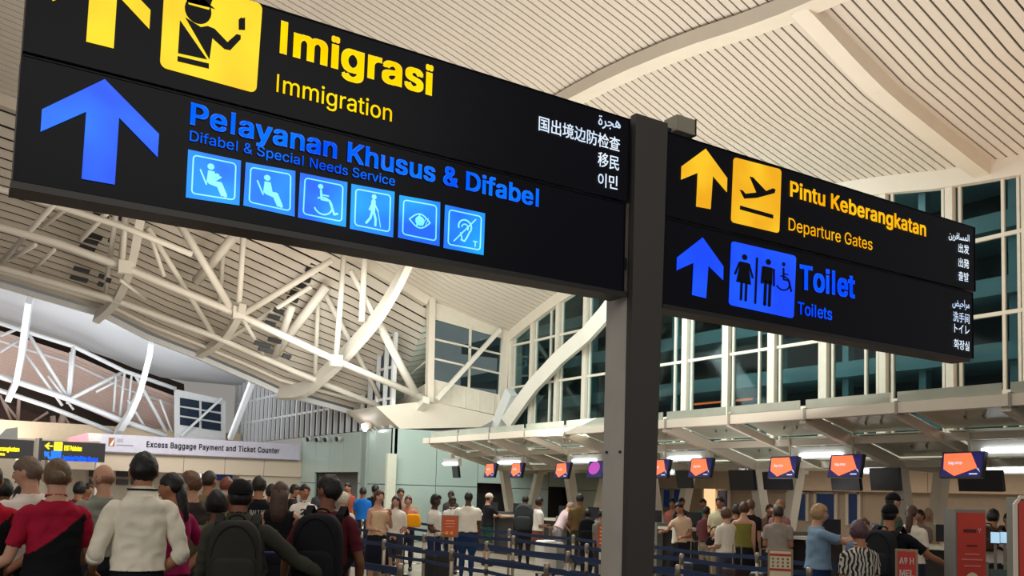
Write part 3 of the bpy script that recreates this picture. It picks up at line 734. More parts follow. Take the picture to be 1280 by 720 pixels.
# ---- teal walls, door openings
def panel_wall(name, label, fixed, plane, a0, a1, h, holes, m, pw=1.3, rows=2, flip=1):
    """wall of separate panels with recessed joints; holes = [(a,b,top)]"""
    st = struct(name, label); g = .012
    cuts = sorted(set([a0, a1]+[c for ho in holes for c in ho[:2]]))
    for s, e in zip(cuts, cuts[1:]):
        hole = [ho for ho in holes if ho[0] <= s+1e-6 and ho[1] >= e-1e-6]
        zlo = hole[0][2] if hole else 0
        n = max(1, round((e-s)/pw))
        for i in range(n):
            x0 = s+(e-s)*i/n; x1 = s+(e-s)*(i+1)/n
            zr = [zlo+(h-zlo)*j/(rows if not hole else 1) for j in range((rows if not hole else 1)+1)]
            for j in range(len(zr)-1):
                b = MB()
                if plane == 'Y': b.lohi((x0+g, fixed, zr[j]+g), (x1-g, fixed+.05*flip, zr[j+1]-g))
                else: b.lohi((fixed, x0+g, zr[j]+g), (fixed+.05*flip, x1-g, zr[j+1]-g))
                b.build('wall_panel', m, st)
    b = MB()
    for s, e in zip(cuts, cuts[1:]):
        hole = [ho for ho in holes if ho[0] <= s+1e-6 and ho[1] >= e-1e-6]; zlo = hole[0][2] if hole else 0
        if plane == 'Y': b.lohi((s, fixed+.05*flip, zlo), (e, fixed+.15*flip, h))
        else: b.lohi((fixed+.05*flip, s, zlo), (fixed+.15*flip, e, h))
    b.build('wall_core', mat('joint_grey', (120, 134, 128), .7), st)
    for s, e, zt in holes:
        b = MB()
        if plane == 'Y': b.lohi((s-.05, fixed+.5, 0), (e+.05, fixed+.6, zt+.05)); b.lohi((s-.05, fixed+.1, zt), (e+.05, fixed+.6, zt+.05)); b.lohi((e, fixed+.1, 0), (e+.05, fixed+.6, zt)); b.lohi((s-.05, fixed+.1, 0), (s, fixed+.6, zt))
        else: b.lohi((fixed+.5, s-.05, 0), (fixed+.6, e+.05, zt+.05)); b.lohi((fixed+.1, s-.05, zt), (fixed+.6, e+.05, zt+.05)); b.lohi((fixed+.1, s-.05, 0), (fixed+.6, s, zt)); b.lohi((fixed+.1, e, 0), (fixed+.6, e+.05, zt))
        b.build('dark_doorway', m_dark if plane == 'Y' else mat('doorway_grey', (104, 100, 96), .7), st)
    return st
ZW = 3.52
h1 = (P(597, 600, Y=YB).x, P(637, 600, Y=YB).x, P(615, 604.5, Y=YB).z)
h2 = (P(686, 600, Y=YB).x, P(716, 600, Y=YB).x, P(700, 612, Y=YB).z)
h2 = (h2[0], h2[1], max(h2[2], 1.85))
panel_wall('wall_back', 'pale teal glass-panelled wall with dark doorways', YB, 'Y', XA, 23.4, ZW, [h1, h2], m_teal)
h3 = (P(447, 600, X=XA).y, P(393, 600, X=XA).y, P(420, 590.5, X=XA).z)
panel_wall('wall_left', 'pale teal return wall with grey doorway', XA, 'X', YB, YBAN+.2, ZW, [h3], m_teal)
tm = struct('trim_6', 'cream pilasters on the teal walls')
b = MB(); p = P(455, 600, X=XA-.05); b.lohi((XA-.1, p.y-.18, 0), (XA, p.y+.18, ZW)); b.build('pilaster', mat('pilaster_grey', (140, 152, 144), .5), tm)
b = MB(); p = P(488, 600, Y=YB-.1); q = P(488, 567, Y=YB-.1); b.lohi((p.x-.16, YB-.2, 0), (p.x+.14, YB-.06, q.z)); b.build('pilaster', mat('pilaster_cream', (206, 206, 188), .5), tm)
for (u, v) in ((386.5, 548.5), (397.5, 549), (408.5, 549), (423, 548)):
    t = thing('wall_camera', 'small dark camera on the teal wall, %s' % {386.5: 'the one nearest the lilac banner', 397.5: 'second from the lilac banner', 408.5: 'third from the lilac banner', 423: 'nearest the bright floodlight'}[u], 'camera', P(u, v, X=XA), group='row of four cameras on the teal wall')
    p = P(u, v, X=XA-.16); b = MB(); b.tube([p+Vector((-.04, 0, -.02)), p+Vector((.08, 0, .02))], .11, 10); b.build('housing', mat('camera_white', (190, 198, 196), .4), t, True)
    b = MB(); b.tube([p+Vector((-.1, 0, -.035)), p+Vector((-.04, 0, -.02))], .085, 10); b.build('lens', m_dark, t, True)
    b = MB(); b.bar(p, p+Vector((.16, 0, .05)), .05, .05); b.build('bracket', m_beam, t)
fp = P(456, 534, X=XA-.3)
t = thing('floodlight', 'dazzling white floodlight on top of the teal wall', 'lamp', fp)
b = MB(); b.tube([fp+Vector((.2, 0, .08)), fp], .12, 12); b.build('housing', m_beam, t, True)
b = MB(); b.tube([fp, fp+Vector((-.05, 0, -.02))], [.13, .12], 14); b.build('lens', mat('flood_lens', (255, 255, 255), .3, emit=((245, 250, 255), 30)), t, True)
b = MB(); b.bar(fp+Vector((.15, 0, 0)), Vector((XA+.05, fp.y, ZW-.05)), .05, .05); b.build('bracket', m_beam, t)
pl_ = bpy.data.lights.new('flood_lamp', 'SPOT'); pl_.energy = 90; pl_.spot_size = 2.2; pl_.shadow_soft_size = .1
o = bpy.data.objects.new('flood_lamp', pl_); COL.objects.link(o); o.location = fp+Vector((-.15, 0, -.03)); o.rotation_euler = Vector((-1, -.6, -.5)).to_track_quat('-Z', 'Y').to_euler()

# ---- banner wall with counter hatches
wb = struct('wall_banner', 'beige counter front below the long banner')
xl = P(60, 570, Y=YBAN).x
zb0 = P(250, 571, Y=YBAN).z; zbl = P(250, 592, Y=YBAN).z
nb = 6
for i in range(nb):
    x0 = xl+(XA-xl)*i/nb; x1 = xl+(XA-xl)*(i+1)/nb
    b = MB(); b.lohi((x0+.01, YBAN, zbl), (x1-.01, YBAN+.08, zb0)); b.build('panel', m_tan, wb)
b = MB(); b.lohi((xl, YBAN+.03, zbl), (XA, YBAN+.9, zb0+.02)); b.build('core', mat('joint_beige', (150, 140, 128), .7), wb)
b = MB(); b.lohi((xl-4, YBAN+1.6, 0), (XA, YBAN+1.7, 3)); b.build('rear_wall', mat('rear_wall_beige', (196, 182, 162), .7), wb)
for (u0, u1, v0, v1) in ((112, 128, 586, 596), (146, 160, 586, 596), (112, 128, 599, 606), (146, 160, 599, 606), (165, 180, 590, 606)):
    p = P(u0, v0, Y=YBAN+1.5); q = P(u1, v1, Y=YBAN+1.5); b = MB(); b.lohi((p.x, YBAN+1.45, q.z), (q.x, YBAN+1.6, p.z)); b.build('dark_window', mat('hatch_dark', (62, 54, 54), .5), wb)
for (u0, u1, v0, v1, c, e) in ((252, 290, 592, 601, (30, 44, 96), .35), (310, 321, 592, 604, (235, 240, 245), 1.6), (246, 251, 592, 600, (235, 235, 235), 1.2)):
    p = P(u0, v0, Y=YBAN+1.4); q = P(u1, v1, Y=YBAN+1.4); b = MB(); b.lohi((p.x, YBAN+1.35, q.z), (q.x, YBAN+1.45, p.z)); b.build('lit_panel', mat('lit_panel_%d' % u0, c, .5, emit=(c, e)), wb)
b = MB(); b.lohi((P(300, 600, Y=YBAN).x-.0, YBAN+.1, 0), (XA, YBAN+.2, zbl)); b.build('lower_wall', mat('rear_wall_beige', (196, 182, 162), .7), wb)
bn = thing('banner', 'long pale lilac banner lettered Excess Baggage Payment and Ticket Counter', 'banner', P(250, 560, Y=YBAN))
YN = YBAN-.12
pA, pB = P(126, 541, Y=YN), P(376, 556.5, Y=YN); qA, qB = P(126, 564, Y=YN), P(376, 575, Y=YN)
zt = (pA.z+pB.z)/2; zl = (qA.z+qB.z)/2
b = MB(); b.lohi((pA.x, YN, zl), (pB.x-.05, YBAN, zt)); b.build('board', mat('banner_lilac', (198, 196, 212), .45), bn)
b = MB(); b.lohi((pA.x, YN-.02, zl-.05), (pB.x-.05, YBAN, zl)); b.build('rail', mat('rail_grey', (110, 106, 104), .5), bn)
m_navy = mat('banner_ink', (52, 50, 96), .6)
def Ln(u, v): p = P(u, v, Y=YN); return p
h_ = .2
text('lettering', 'Excess Baggage Payment and Ticket Counter', Vector((Ln(183, 559).x, YN, zl+(zt-zl)*.36)), Vector((Ln(349, 567).x, YN, zl+(zt-zl)*.36)), (0, 0, (zt-zl)*.34), m_navy, bn, (0, -.01, 0), .03, 1.12)
x0, x1 = Ln(136, 547).x, Ln(143.5, 547).x
b = MB(); b.prism([(x0, YN-.002, zt-.12), (x1, YN-.002, zt-.12), (x1, YN-.002, zt-.42), (x0, YN-.002, zt-.42)], (0, -.01, 0)); b.build('emblem', mat('emblem_bronze', (150, 92, 52), .5), bn)
b = MB(); b.prism([(x0+.03, YN-.015, zt-.4), (x1-.02, YN-.015, zt-.14), (x1-.02, YN-.015, zt-.24), (x0+.12, YN-.015, zt-.4)], (0, -.01, 0)); b.build('emblem_stroke', mat('emblem_cream', (235, 225, 205), .5), bn)
text('small_lettering', 'ANI', Vector((Ln(146, 550).x, YN, zt-.27)), Vector((Ln(154, 550).x, YN, zt-.27)), (0, 0, .13), mat('ink_grey', (120, 118, 130), .6), bn, (0, -.01, 0))
b = MB(); b.lohi((Ln(146, 550).x, YN-.01, zt-.38), (Ln(167, 550).x, YN, zt-.35)); b.build('small_rule', mat('ink_grey', (120, 118, 130), .6), bn)

# far left corner: piers and a rear wall
fl = struct('wall_far', 'beige far wall and piers left of the banner')
b = MB(); b.lohi((-14, YQ+1, 0), (XA, YQ+1.2, 4.0)); b.build('rear_wall', mat('far_beige', (206, 186, 156), .7), fl)
for u0, u1, c in ((5, 12, (186, 160, 134)), (26, 44, (120, 92, 76)), (-20, 2, (176, 170, 160))):
    p = P(u0, 600, Y=36); q = P(u1, 600, Y=36); b = MB(); b.lohi((p.x, 36, 0), (q.x, 36.5, P(20, 574, Y=36).z)); b.build('pier', mat('pier_%d' % u0, c, .7), fl)
p = P(20, 575, Y=34); b = MB(); b.lohi((P(20, 575, Y=34).x, 34, p.z), (P(38, 575, Y=34).x, 34.2, p.z+.08)); b.lohi((P(23, 578, Y=34).x, 34.5, p.z-.16), (P(30, 578, Y=34).x, 34.6, p.z-.1)); b.build('lit_strip', mat('strip_warm', (250, 240, 200), .5, emit=((250, 238, 190), 1.4)), fl)
p = P(84, 582, Y=40); b = MB(); b.lohi((p.x, 40, p.z-.05), (P(105, 582, Y=40).x, 40.1, p.z+.05)); b.build('lit_strip', mat('strip_warm', (250, 240, 200), .5), fl)
rb = thing('lightbox', 'pinkish red lit box with a pale side above the far direction sign', 'lightbox', P(100, 548, Y=33))
p0, p1, p2, p3 = [P(*q, Y=33) for q in ((86, 547), (110, 541), (111, 552), (86, 552))]
b = MB(); b.prism([p0, p1, p2, p3], (0, .3, 0)); b.build('red_face', mat('red_lit', (228, 150, 160), .5, emit=((240, 120, 135), .5)), rb)
p0, p1, p2, p3 = [P(*q, Y=33) for q in ((110, 541), (127, 542), (127, 552), (111, 552))]
b = MB(); b.bar((p1.x, 33.4, p3.z-.02), (p1.x, 33.4, 0), .12, .12); b.build('support_pole', m_beam, rb)
b = MB(); b.prism([p0, p1, p2, p3], (0, .5, 0)); b.build('pale_side', mat('pale_side', (206, 204, 206), .5), rb)
wl = thing('wall_cabinet', 'white lit cabinet behind the leftmost far sign', 'cabinet', P(10, 540, Y=30))
p0, p1, p2, p3 = [P(*q, Y=30) for q in ((-8, 552), (8, 536), (22, 534), (22, 550))]
b = MB(); b.prism([p0, p1, p2, p3], (0, .4, 0)); b.build('body', mat('cab_white', (224, 230, 232), .5), wl)

# ---- floor of large tiles
fl_ = struct('floor', 'glossy beige stone tile floor')
m_tile = mat('floor_tile', (158, 146, 130), .28, noise_amt=.04, scale=1.2, spec=.35)
m_tile2 = mat('floor_tile_b', (150, 138, 124), .3, noise_amt=.04, scale=1.2, spec=.35)
b = MB(); b.lohi((-14, -8, -.06), (24, 46, -.012)); b.build('screed', mat('grout', (96, 88, 80), .7), fl_)
T = .9
def seen(x, y):
    d = Vector((x, y, 0))-CAM; z = d.dot(CF)
    if z < 4: return False
    u = CX+F_PX*d.dot(CR)/z; v = CY-F_PX*d.dot(CU)/z
    return -80 < u < 1360 and v < 790
tile = None; cnt = 0; rest = MB()
cand = []
for i in range(-16, 26):
    for j in range(0, 50):
        x, y = i*T, j*T
        if y > 34.5 or (x > 15 and y < 6): continue
        if not seen(x+T/2, y+T/2): continue
        cand.append((math.hypot(x, y), x, y))
cand.sort()
shared = None
for n_, (d, x, y) in enumerate(cand):
    if n_ < 290:
        if shared is None:
            b = MB(); b.lohi((.006, .006, -.012), (T-.006, T-.006, 0)); o = b.build('tile', m_tile, fl_); shared = o.data; s2 = shared.copy(); s2.materials[0] = m_tile2
            o.location = (x, y, 0)
        else:
            o = bpy.data.objects.new('tile', shared if (int(x*7+y*3)) % 2 else s2); COL.objects.link(o); o.parent = fl_; o.location = (x, y, 0)
    else: rest.lohi((x+.006, y+.006, -.012), (x+T-.006, y+T-.006, 0))
rest.build('far_tiles', m_tile, fl_, kind='stuff')
# ================================================================== check-in canopy, counters, screens
XC = 11.9
cn = struct('trim_7', 'cream steel and glass canopy over the check-in counters')
zf = P(880, 527, X=XC).z; zc_ = P(1124, 577, X=14.4).z
BY = [10.0+1.68*k for k in range(-3, 9)]
b = MB(); b.lohi((XC-.07, 4.6, zf-.08), (XC+.07, 23.8, zf+.08)); b.build('fascia_beam', m_beam, cn)
for y in BY:
    if y < 23.7:
        b = MB(); b.lohi((XC-.085, y-.1, zf-.1), (XC+.085, y-.06, zf+.1)); b.build('fascia_clip', mat('clip_grey', (150, 146, 136), .5), cn)
slope = (zc_-zf)/(14.4-XC)
def zc(X): return zf-.05+slope*(X-XC)
for i, y in enumerate(BY):
    heavy = (i-3) % 2 == 0
    b = MB(); w = .13 if heavy else .08; b.sweep([(XC, y, zc(XC)), (14.4, y, zc(14.4)), (16.0, y, zc(14.4)-.02)], w, .2 if heavy else .13); b.build('canopy_beam', m_beam, cn)
for X in (13.1, 14.4, 15.8):
    b = MB(); b.lohi((X-.05, 4.6, zc(min(X, 14.4))-.05), (X+.05, 24, zc(min(X, 14.4))+.07)); b.build('purlin', m_beam, cn)
for i in range(len(BY)-1):
    y0, y1 = BY[i]+.06, BY[i+1]-.06
    for xa, xb in ((XC+.1, 13.05), (13.15, 14.35), (14.45, 15.95)):
        za, zb = zc(xa)+.12, zc(min(xb, 14.4))+.12
        b = MB(); b.prism([(xa, y0, za), (xb, y0, zb), (xb, y1, zb), (xa, y1, za)], (0, 0, .012)); b.build('glass_panel', m_glassc, cn)
    b = MB()
    for xa in (12.5, 13.7):
        for dy in (-.14, .14):
            b.tube([(xa, (y0+y1)/2+dy-.05, zc(xa)+.05), (xa+.12, (y0+y1)/2+dy+.05, zc(xa)+.09)], .018, 6); 
    b.build('spider_fitting', mat('clip_grey', (150, 146, 136), .5), cn)
    b = MB(); b.prism([(XC-.02, y0, zf+.09), (XC-.02, y1, zf+.09), (XC-.02, y1, zf+.24), (XC-.02, y0, zf+.24)], (.015, 0, 0)); b.build('glass_upstand', m_glassc, cn)
for i, y in enumerate(BY):
    if (i-3) % 2 == 0 and y > 5.5:
        b = MB(); b.bar((14.42, y, zc(14.4)), (14.92, y, 0), .2, .24, up=(1, 0, 0)); b.build('leaning_column', m_beam, cn)
        b = MB(); b.bar((15.75, y, zc(14.4)), (15.2, y, 0), .2, .24, up=(1, 0, 0)); b.build('leaning_column', m_beam, cn)
# wall strip between canopy and glass wall, back office
bo = struct('wall_right', 'beige back office wall behind the check-in counters')
b = MB(); b.lohi((16.0, 4, 2.42), (16.25, YB, 3.0)); b.build('spandrel', m_beam, bo)
b = MB(); b.lohi((16.1, 3, 2.62), (23.4, YB, 2.7)); b.build('office_ceiling', mat('office_ceiling', (200, 196, 186), .7), bo)
XO = 22.4
zb1 = P(1200, 597, X=XO).z; zb2 = P(1200, 617, X=XO).z
n = 8
for i in range(n):
    y0 = 3+(YB-3)*i/n; y1 = 3+(YB-3)*(i+1)/n; b = MB(); b.lohi((XO-.4, y0+.01, zb2), (XO, y1-.01, 2.62)); b.build('bulkhead_panel', mat('office_bulkhead', (224, 202, 178), .6), bo)
b = MB(); b.lohi((XO+.0, 3, 0), (XO+.15, YB, 2.62)); b.build('rear_wall', mat('office_wall', (184, 166, 148), .7), bo)
for (u0, u1, v0, v1) in ((829, 840, 612, 634), (842, 858, 612, 634), (897, 912, 613, 640), (985, 1010, 617, 650), (1020, 1046, 617, 655), (1060, 1075, 617, 655), (880, 884, 612, 640)):
    p = P(u0, v0, X=XO-.03); q = P(u1, v1, X=XO-.03); 
    b = MB(); b.lohi((XO-.06, min(p.y, q.y), q.z), (XO, max(p.y, q.y), p.z)); o = b.build('window_pane', mat('office_blue', (26, 42, 78), .2, emit=((20, 40, 80), .25)), bo)
    b = MB()
    for yy in (p.y, q.y): b.lohi((XO-.09, yy-.05, q.z-.05), (XO-.02, yy+.05, p.z+.05))
    b.lohi((XO-.09, min(p.y, q.y), p.z), (XO-.02, max(p.y, q.y), p.z+.06)); b.build('window_frame', m_beam, bo)
b = MB(); p = P(887, 612, X=XO-.3); b.lohi((XO-.35, p.y-.22, .2), (XO-.25, p.y+.22, 2.0)); b.build('lit_pier', mat('lit_pier', (255, 226, 180), .5, emit=((255, 216, 160), .9)), bo)
area('office_lamp', (19, 12, 2.58), (19, 12, 0), 3, 16, 210, (1, .9, .76))

m_scr = mat('screen_orange', (250, 120, 70), .4, emit=((252, 122, 78), .95))
m_scb = mat('screen_navy', (28, 24, 92), .4, emit=((22, 20, 84), .8))
m_scp = mat('screen_violet', (90, 50, 190), .4, emit=((96, 50, 190), .8))
m_case = mat('screen_case', (22, 24, 34), .35)
m_tube = mat('tube_light', (250, 252, 255), .4, emit=((238, 246, 255), 5))
XM = 12.9
MON = [(614, 588), (647, 588), (704, 588.5), (746, 587), (825, 586), (877, 585), (980, 584.5), (1058, 583), (1204, 581.5)]
desc = {614: 'farthest hanging check-in screen showing an orange shape, nearest the dark doorway', 647: 'second farthest hanging screen, right of the farthest strip light', 704: 'hanging screen showing orange, just before the violet one',
        746: 'hanging screen glowing violet and blue beside the sign post', 825: 'hanging orange screen cut by the right edge of the sign post', 877: 'hanging orange screen right of the strip light past the sign post',
        980: 'hanging orange screen left of the blond woman', 1058: 'hanging orange screen above the phone-raising woman', 1204: 'largest and nearest hanging orange screen above the red kiosk'}
def screen(u, v, lab, kind='o', w=.73, h=.4, X=XM, tilt=12):
    c = P(u, v, X=X); t = thing('hanging_screen', lab, 'screen', c, 0, 'screens hanging above the check-in counters')
    R_ = Matrix.Rotation(math.radians(-8), 3, 'Z') @ Matrix.Rotation(math.radians(tilt), 3, 'Y')
    def L(x, y, z): return c+R_ @ Vector((x, y, z))
    b = MB(); b.box(c, (.07, w, h), R_); b.build('case', m_case, t)
    # screen face towards -X; y decreases to the right in view
    def fp(a, b_, o): return L(-.036-o, w*(.5-a)*.95, h*(.5-b_)*.93)
    if kind == 'o':
        b = MB(); b.prism([fp(0, 0, 0), fp(1, 0, 0), fp(1, 1, 0), fp(0, 1, 0)], R_ @ Vector((-.002, 0, 0))); f = b.build('display', m_scb, t)
        b = MB(); b.prism([fp(.02, .03, .003), fp(.7, .02, .003), fp(.9, .64, .003), fp(.36, .97, .003), (fp(.06, .68, .003))], R_ @ Vector((-.002, 0, 0))); b.build('orange_shape', m_scr, f)
        b = MB(); b.prism([fp(.88, .66, .003), fp(.93, .66, .003), fp(.98, .82, .003)], R_ @ Vector((-.002, 0, 0))); b.build('white_tip', m_whit, f)
        b = MB(); b.prism([fp(.72, .86, .003), fp(.92, .86, .003), fp(.92, .91, .003), fp(.72, .91, .003)], R_ @ Vector((-.002, 0, 0))); b.build('caption', m_whit, f)
        text('lettering', 'Bag drop', fp(.17, .48, .006), fp(.52, .48, .006), R_ @ Vector((0, 0, h*.11)), m_whit, f, R_ @ Vector((-.002, 0, 0)), .02, res=1)
    elif kind == 'v':
        b = MB(); b.prism([fp(0, 0, 0), fp(1, 0, 0), fp(1, 1, 0), fp(0, 1, 0)], R_ @ Vector((-.002, 0, 0))); f = b.build('display', m_scb, t)
        b = MB(); b.prism([fp(.05+.35+.38*math.cos(k*PI/8), .42+.42*math.sin(k*PI/8), .003) for k in range(16)], R_ @ Vector((-.002, 0, 0))); b.build('violet_disc', mat('screen_magenta', (170, 60, 160), .4, emit=((170, 66, 168), .85)), f)
    b = MB(); b.tube([L(.06, 0, 0), L(.12, 0, h*.5), (c.x+.12, c.y, zc(min(14.4, c.x+.12))+.1)], .025, 6); b.build('hanger', m_beam, t)
    return t
for u, v in MON: screen(u, v, desc[u], 'v' if u == 746 else 'o')
for u, v, w, h, lab in ((570, 587, .5, .5, 'dark back of a hanging screen against the teal wall beside the lamp'), (856, 599, .55, .4, 'dark hanging screen seen from behind left of a leaning column past the sign post'), (928, 600, .8, .42, 'dark hanging screen with a small bright reflection, behind the counters'),
                  (972, 601, .8, .36, 'dark hanging screen half hidden below the orange screen left of the blond woman'), (1058, 603, .7, .3, 'dark hanging screen half hidden just below the orange one above the raised phone'), (1107, 599, .65, .4, 'bluish dark hanging screen beside a leaning column'), (1226, 601, .8, .34, 'dark hanging screen tucked behind the largest orange screen')):
    screen(u, v, lab, 'd', w, h, X=14.1 if u > 600 else 13.2, tilt=-8)
def strip(u0, u1, v, lab, X=13.3, full=True):
    a, c = P(u0, v, X=X), P(u1, v, X=X); z = (a.z+c.z)/2; y0, y1 = min(a.y, c.y), max(a.y, c.y); e = (y1-y0)*.28 if full else .05
    t = thing('strip_light', lab, 'lamp', (X, (y0+y1)/2, z), 0, 'strip lights over the check-in counters')
    b = MB(); b.lohi((X-.0, y0-e, z-.07), (X+.1, y1+e, z+.15)); b.build('housing', mat('lamp_housing', (214, 212, 204), .5), t)
    b = MB(); b.tube([(X-.03, y0, z), (X-.03, y1, z)], .028, 8); b.build('tube', m_tube, t, True)
    b = MB(); b.lohi((X+.03, (y0+y1)/2-.05, z+.15), (X+.09, (y0+y1)/2+.05, zc(min(X, 14.4))+.1)); b.build('hanger', m_beam, t)
strip(624, 650, 578, 'farthest bright white strip light between two orange screens')
strip(717, 746, 575.5, 'white strip light above the violet screen')
strip(836, 876, 572.5, 'white strip light just right of the sign post')
strip(1001, 1054, 568.5, 'white strip light above the blond woman')
strip(1229, 1300, 562, 'nearest bright strip light, upper of the two beside the largest screen', full=True)
for u0, u1, v, lab in ((555, 572, 579.5, 'short glowing strip light against the teal wall'), (926, 944, 590, 'small rear strip light behind the first leaning column'), (1078, 1104, 588, 'rear strip light left of a leaning column near the woman with the phone'), (1232, 1300, 587, 'lower of the two strip lights beside the largest screen'), (834, 842, 590, 'tiny rear strip light beside the sign post')):
    strip(u0, u1, v, lab, X=14.7 if u0 > 600 else 12.6, full=False)

# counters
m_grey = mat('desk_grey', (116, 116, 112), .5); m_top = mat('desk_top', (214, 206, 188), .35); m_dk = mat('desk_black', (38, 36, 38), .45)
for Y, lab in ((7.55, 'nearest check-in counter with white top behind the red kiosk'), (10.9, 'check-in counter with grey end panel left of the blond woman'), (14.24, 'check-in counter with grey end panel just right of the sign post'), (17.6, 'check-in counter left of the sign post, before the man in olive'), (20.9, 'farthest check-in counter by the dark doorway')):
    t = thing('check_in_counter', lab, 'counter', (12.8, Y, 0), 0, 'check-in counters')
    b = MB(); b.lohi((12.4, Y-.12, 0), (13.3, Y+.12, 1.1)); b.build('end_panel', m_grey, t)
    for s in (-1, 1):
        y0, y1 = sorted((Y+s*.14, Y+s*1.05)); b = MB(); b.lohi((12.55, y0, 0), (12.7, y1, .98)); b.build('front_panel', m_dk, t)
        b = MB(); b.lohi((12.4, y0, .98), (13.1, y1, 1.03)); b.build('worktop', m_top, t)
        b = MB(); b.lohi((12.95, (y0+y1)/2-.2, 1.08), (12.98, (y0+y1)/2+.2, 1.34)); b.lohi((12.94, (y0+y1)/2-.03, 1.03), (13.0, (y0+y1)/2+.03, 1.1)); b.build('terminal', m_case, t)
# ================================================================== people
def ell(c, r, n=12, m=8, R=None):
    V = []; F = []
    for i in range(1, m):
        t = PI*i/m
        for k in range(n):
            a = 2*PI*k/n; p = Vector((r[0]*math.sin(t)*math.cos(a), r[1]*math.sin(t)*math.sin(a), r[2]*math.cos(t)))
            V.append((R @ p if R else p)+Vector(c))
    top = len(V); V.append(Vector(c)+(R @ Vector((0, 0, r[2])) if R else Vector((0, 0, r[2])))); V.append(Vector(c)-(R @ Vector((0, 0, r[2])) if R else Vector((0, 0, r[2]))))
    for i in range(m-2):
        for k in range(n): F.append((i*n+k, (i+1)*n+k, (i+1)*n+(k+1) % n, i*n+(k+1) % n))
    for k in range(n): F.append((top, k, (k+1) % n)); F.append((top+1, (m-2)*n+(k+1) % n, (m-2)*n+k))
    return V, F
def loft(levels, n=16):
    """levels: (z, rx, ry, cx, cy)"""
    V = []; F = []
    for z, rx, ry, cx, cy in levels:
        for k in range(n):
            a = 2*PI*k/n; ca, sa = math.cos(a), math.sin(a); e = .85
            V.append(Vector((cx+rx*abs(ca)**e*(1 if ca >= 0 else -1), cy+ry*abs(sa)**e*(1 if sa >= 0 else -1), z)))
    L = len(levels)
    for i in range(L-1):
        for k in range(n): F.append((i*n+k, i*n+(k+1) % n, (i+1)*n+(k+1) % n, (i+1)*n+k))
    F.append(tuple(range(n-1, -1, -1))); F.append(tuple((L-1)*n+k for k in range(n)))
    return V, F
def head_shape(h, scale=1., n=20, m=14, hair=None):
    """closed head surface about the head centre; hair=function(front, side, z)->bool keeps that part at full scale"""
    V = []; F = []
    def pt(i, k):
        t = PI*i/m; a = 2*PI*k/n; x = math.sin(t)*math.cos(a); y = math.sin(t)*math.sin(a); z = math.cos(t)
        w = .5*.093*h; d = .5*.112*h; H = .5*.134*h
        fx = 1.; yy = y
        if z < 0:
            fx = 1-.3*(-z)**1.5
            if y > 0: yy = y*(1-.10*(-z)**2)+.05*(-z)
            else: yy = y*(1-.42*(-z)**1.2)
        if y > .55 and -.05 < z < .3 and abs(x) > .12 and scale <= 1.01: yy -= .06
        s = scale
        if hair is not None:
            if not hair(y, x, z): s = .86
            elif scale < 1.2 and z < .3 and not hair(y, x, z-.22): s = 1.0+(scale-1)*.35
        return Vector((x*w*fx*s, yy*d*s, z*H*s))
    for i in range(1, m):
        for k in range(n): V.append(pt(i, k))
    top = len(V); V.append(pt(0, 0)); V.append(pt(m, 0))
    for i in range(m-2):
        for k in range(n): F.append((i*n+k, (i+1)*n+k, (i+1)*n+(k+1) % n, i*n+(k+1) % n))
    for k in range(n): F.append((top, k, (k+1) % n)); F.append((top+1, (m-2)*n+(k+1) % n, (m-2)*n+k))
    return V, F

SKIN = {'light': (192, 146, 122), 'tan': (164, 114, 86), 'brown': (122, 80, 58), 'dark': (82, 54, 42), 'pink': (204, 158, 138)}
def cloth(rgb): return mat('cloth_%02x%02x%02x' % rgb, rgb, .85, noise_amt=.1, scale=9, spec=.15, bump=.25)
def hairm(rgb): return mat('hair_%02x%02x%02x' % rgb, rgb, .5, noise_amt=.25, scale=40, spec=.4, bump=.3)
m_eye = mat('eye_dark', (30, 22, 20), .2); m_lip = mat('lip', (150, 84, 76), .5)
ARMS = {'down': ((.035, -.01, -1), (.0, .12, -1)), 'front': ((.12, .0, -1), (-.35, 1, -.15)), 'hip': ((.55, -.2, -.85), (-.75, .1, -.6)),
        'up': ((.2, .3, -1), (-.35, .45, .9)), 'reach': ((.2, .9, -.75), (.0, 1, .0)), 'cross': ((.12, .25, -1), (-1, .55, .25)),
        'clasp': ((.15, -.05, -1), (-.7, .55, -.45)), 'side': ((.6, .3, -.8), (.6, .6, -.35)), 'phone': ((.1, .7, -.7), (-.25, .9, .5)), 'low': ((.1, .35, -1), (-.1, .7, -.75)),
        'back': ((.3, -.35, -1), (-.6, -.25, -.6)), 'far': ((.35, 1, -.5), (.1, 1, -.25)), 'rest': ((.75, .25, -.75), (.65, .35, -.8)), 'bend': ((.3, .3, -1), (.1, 1, -.55))}
def tubeVF(pts, rr, n=8, flat=1.):
    b = MB(); b.tube(pts, rr, n, flat=flat); return [Vector(v) for v in b.v], b.f

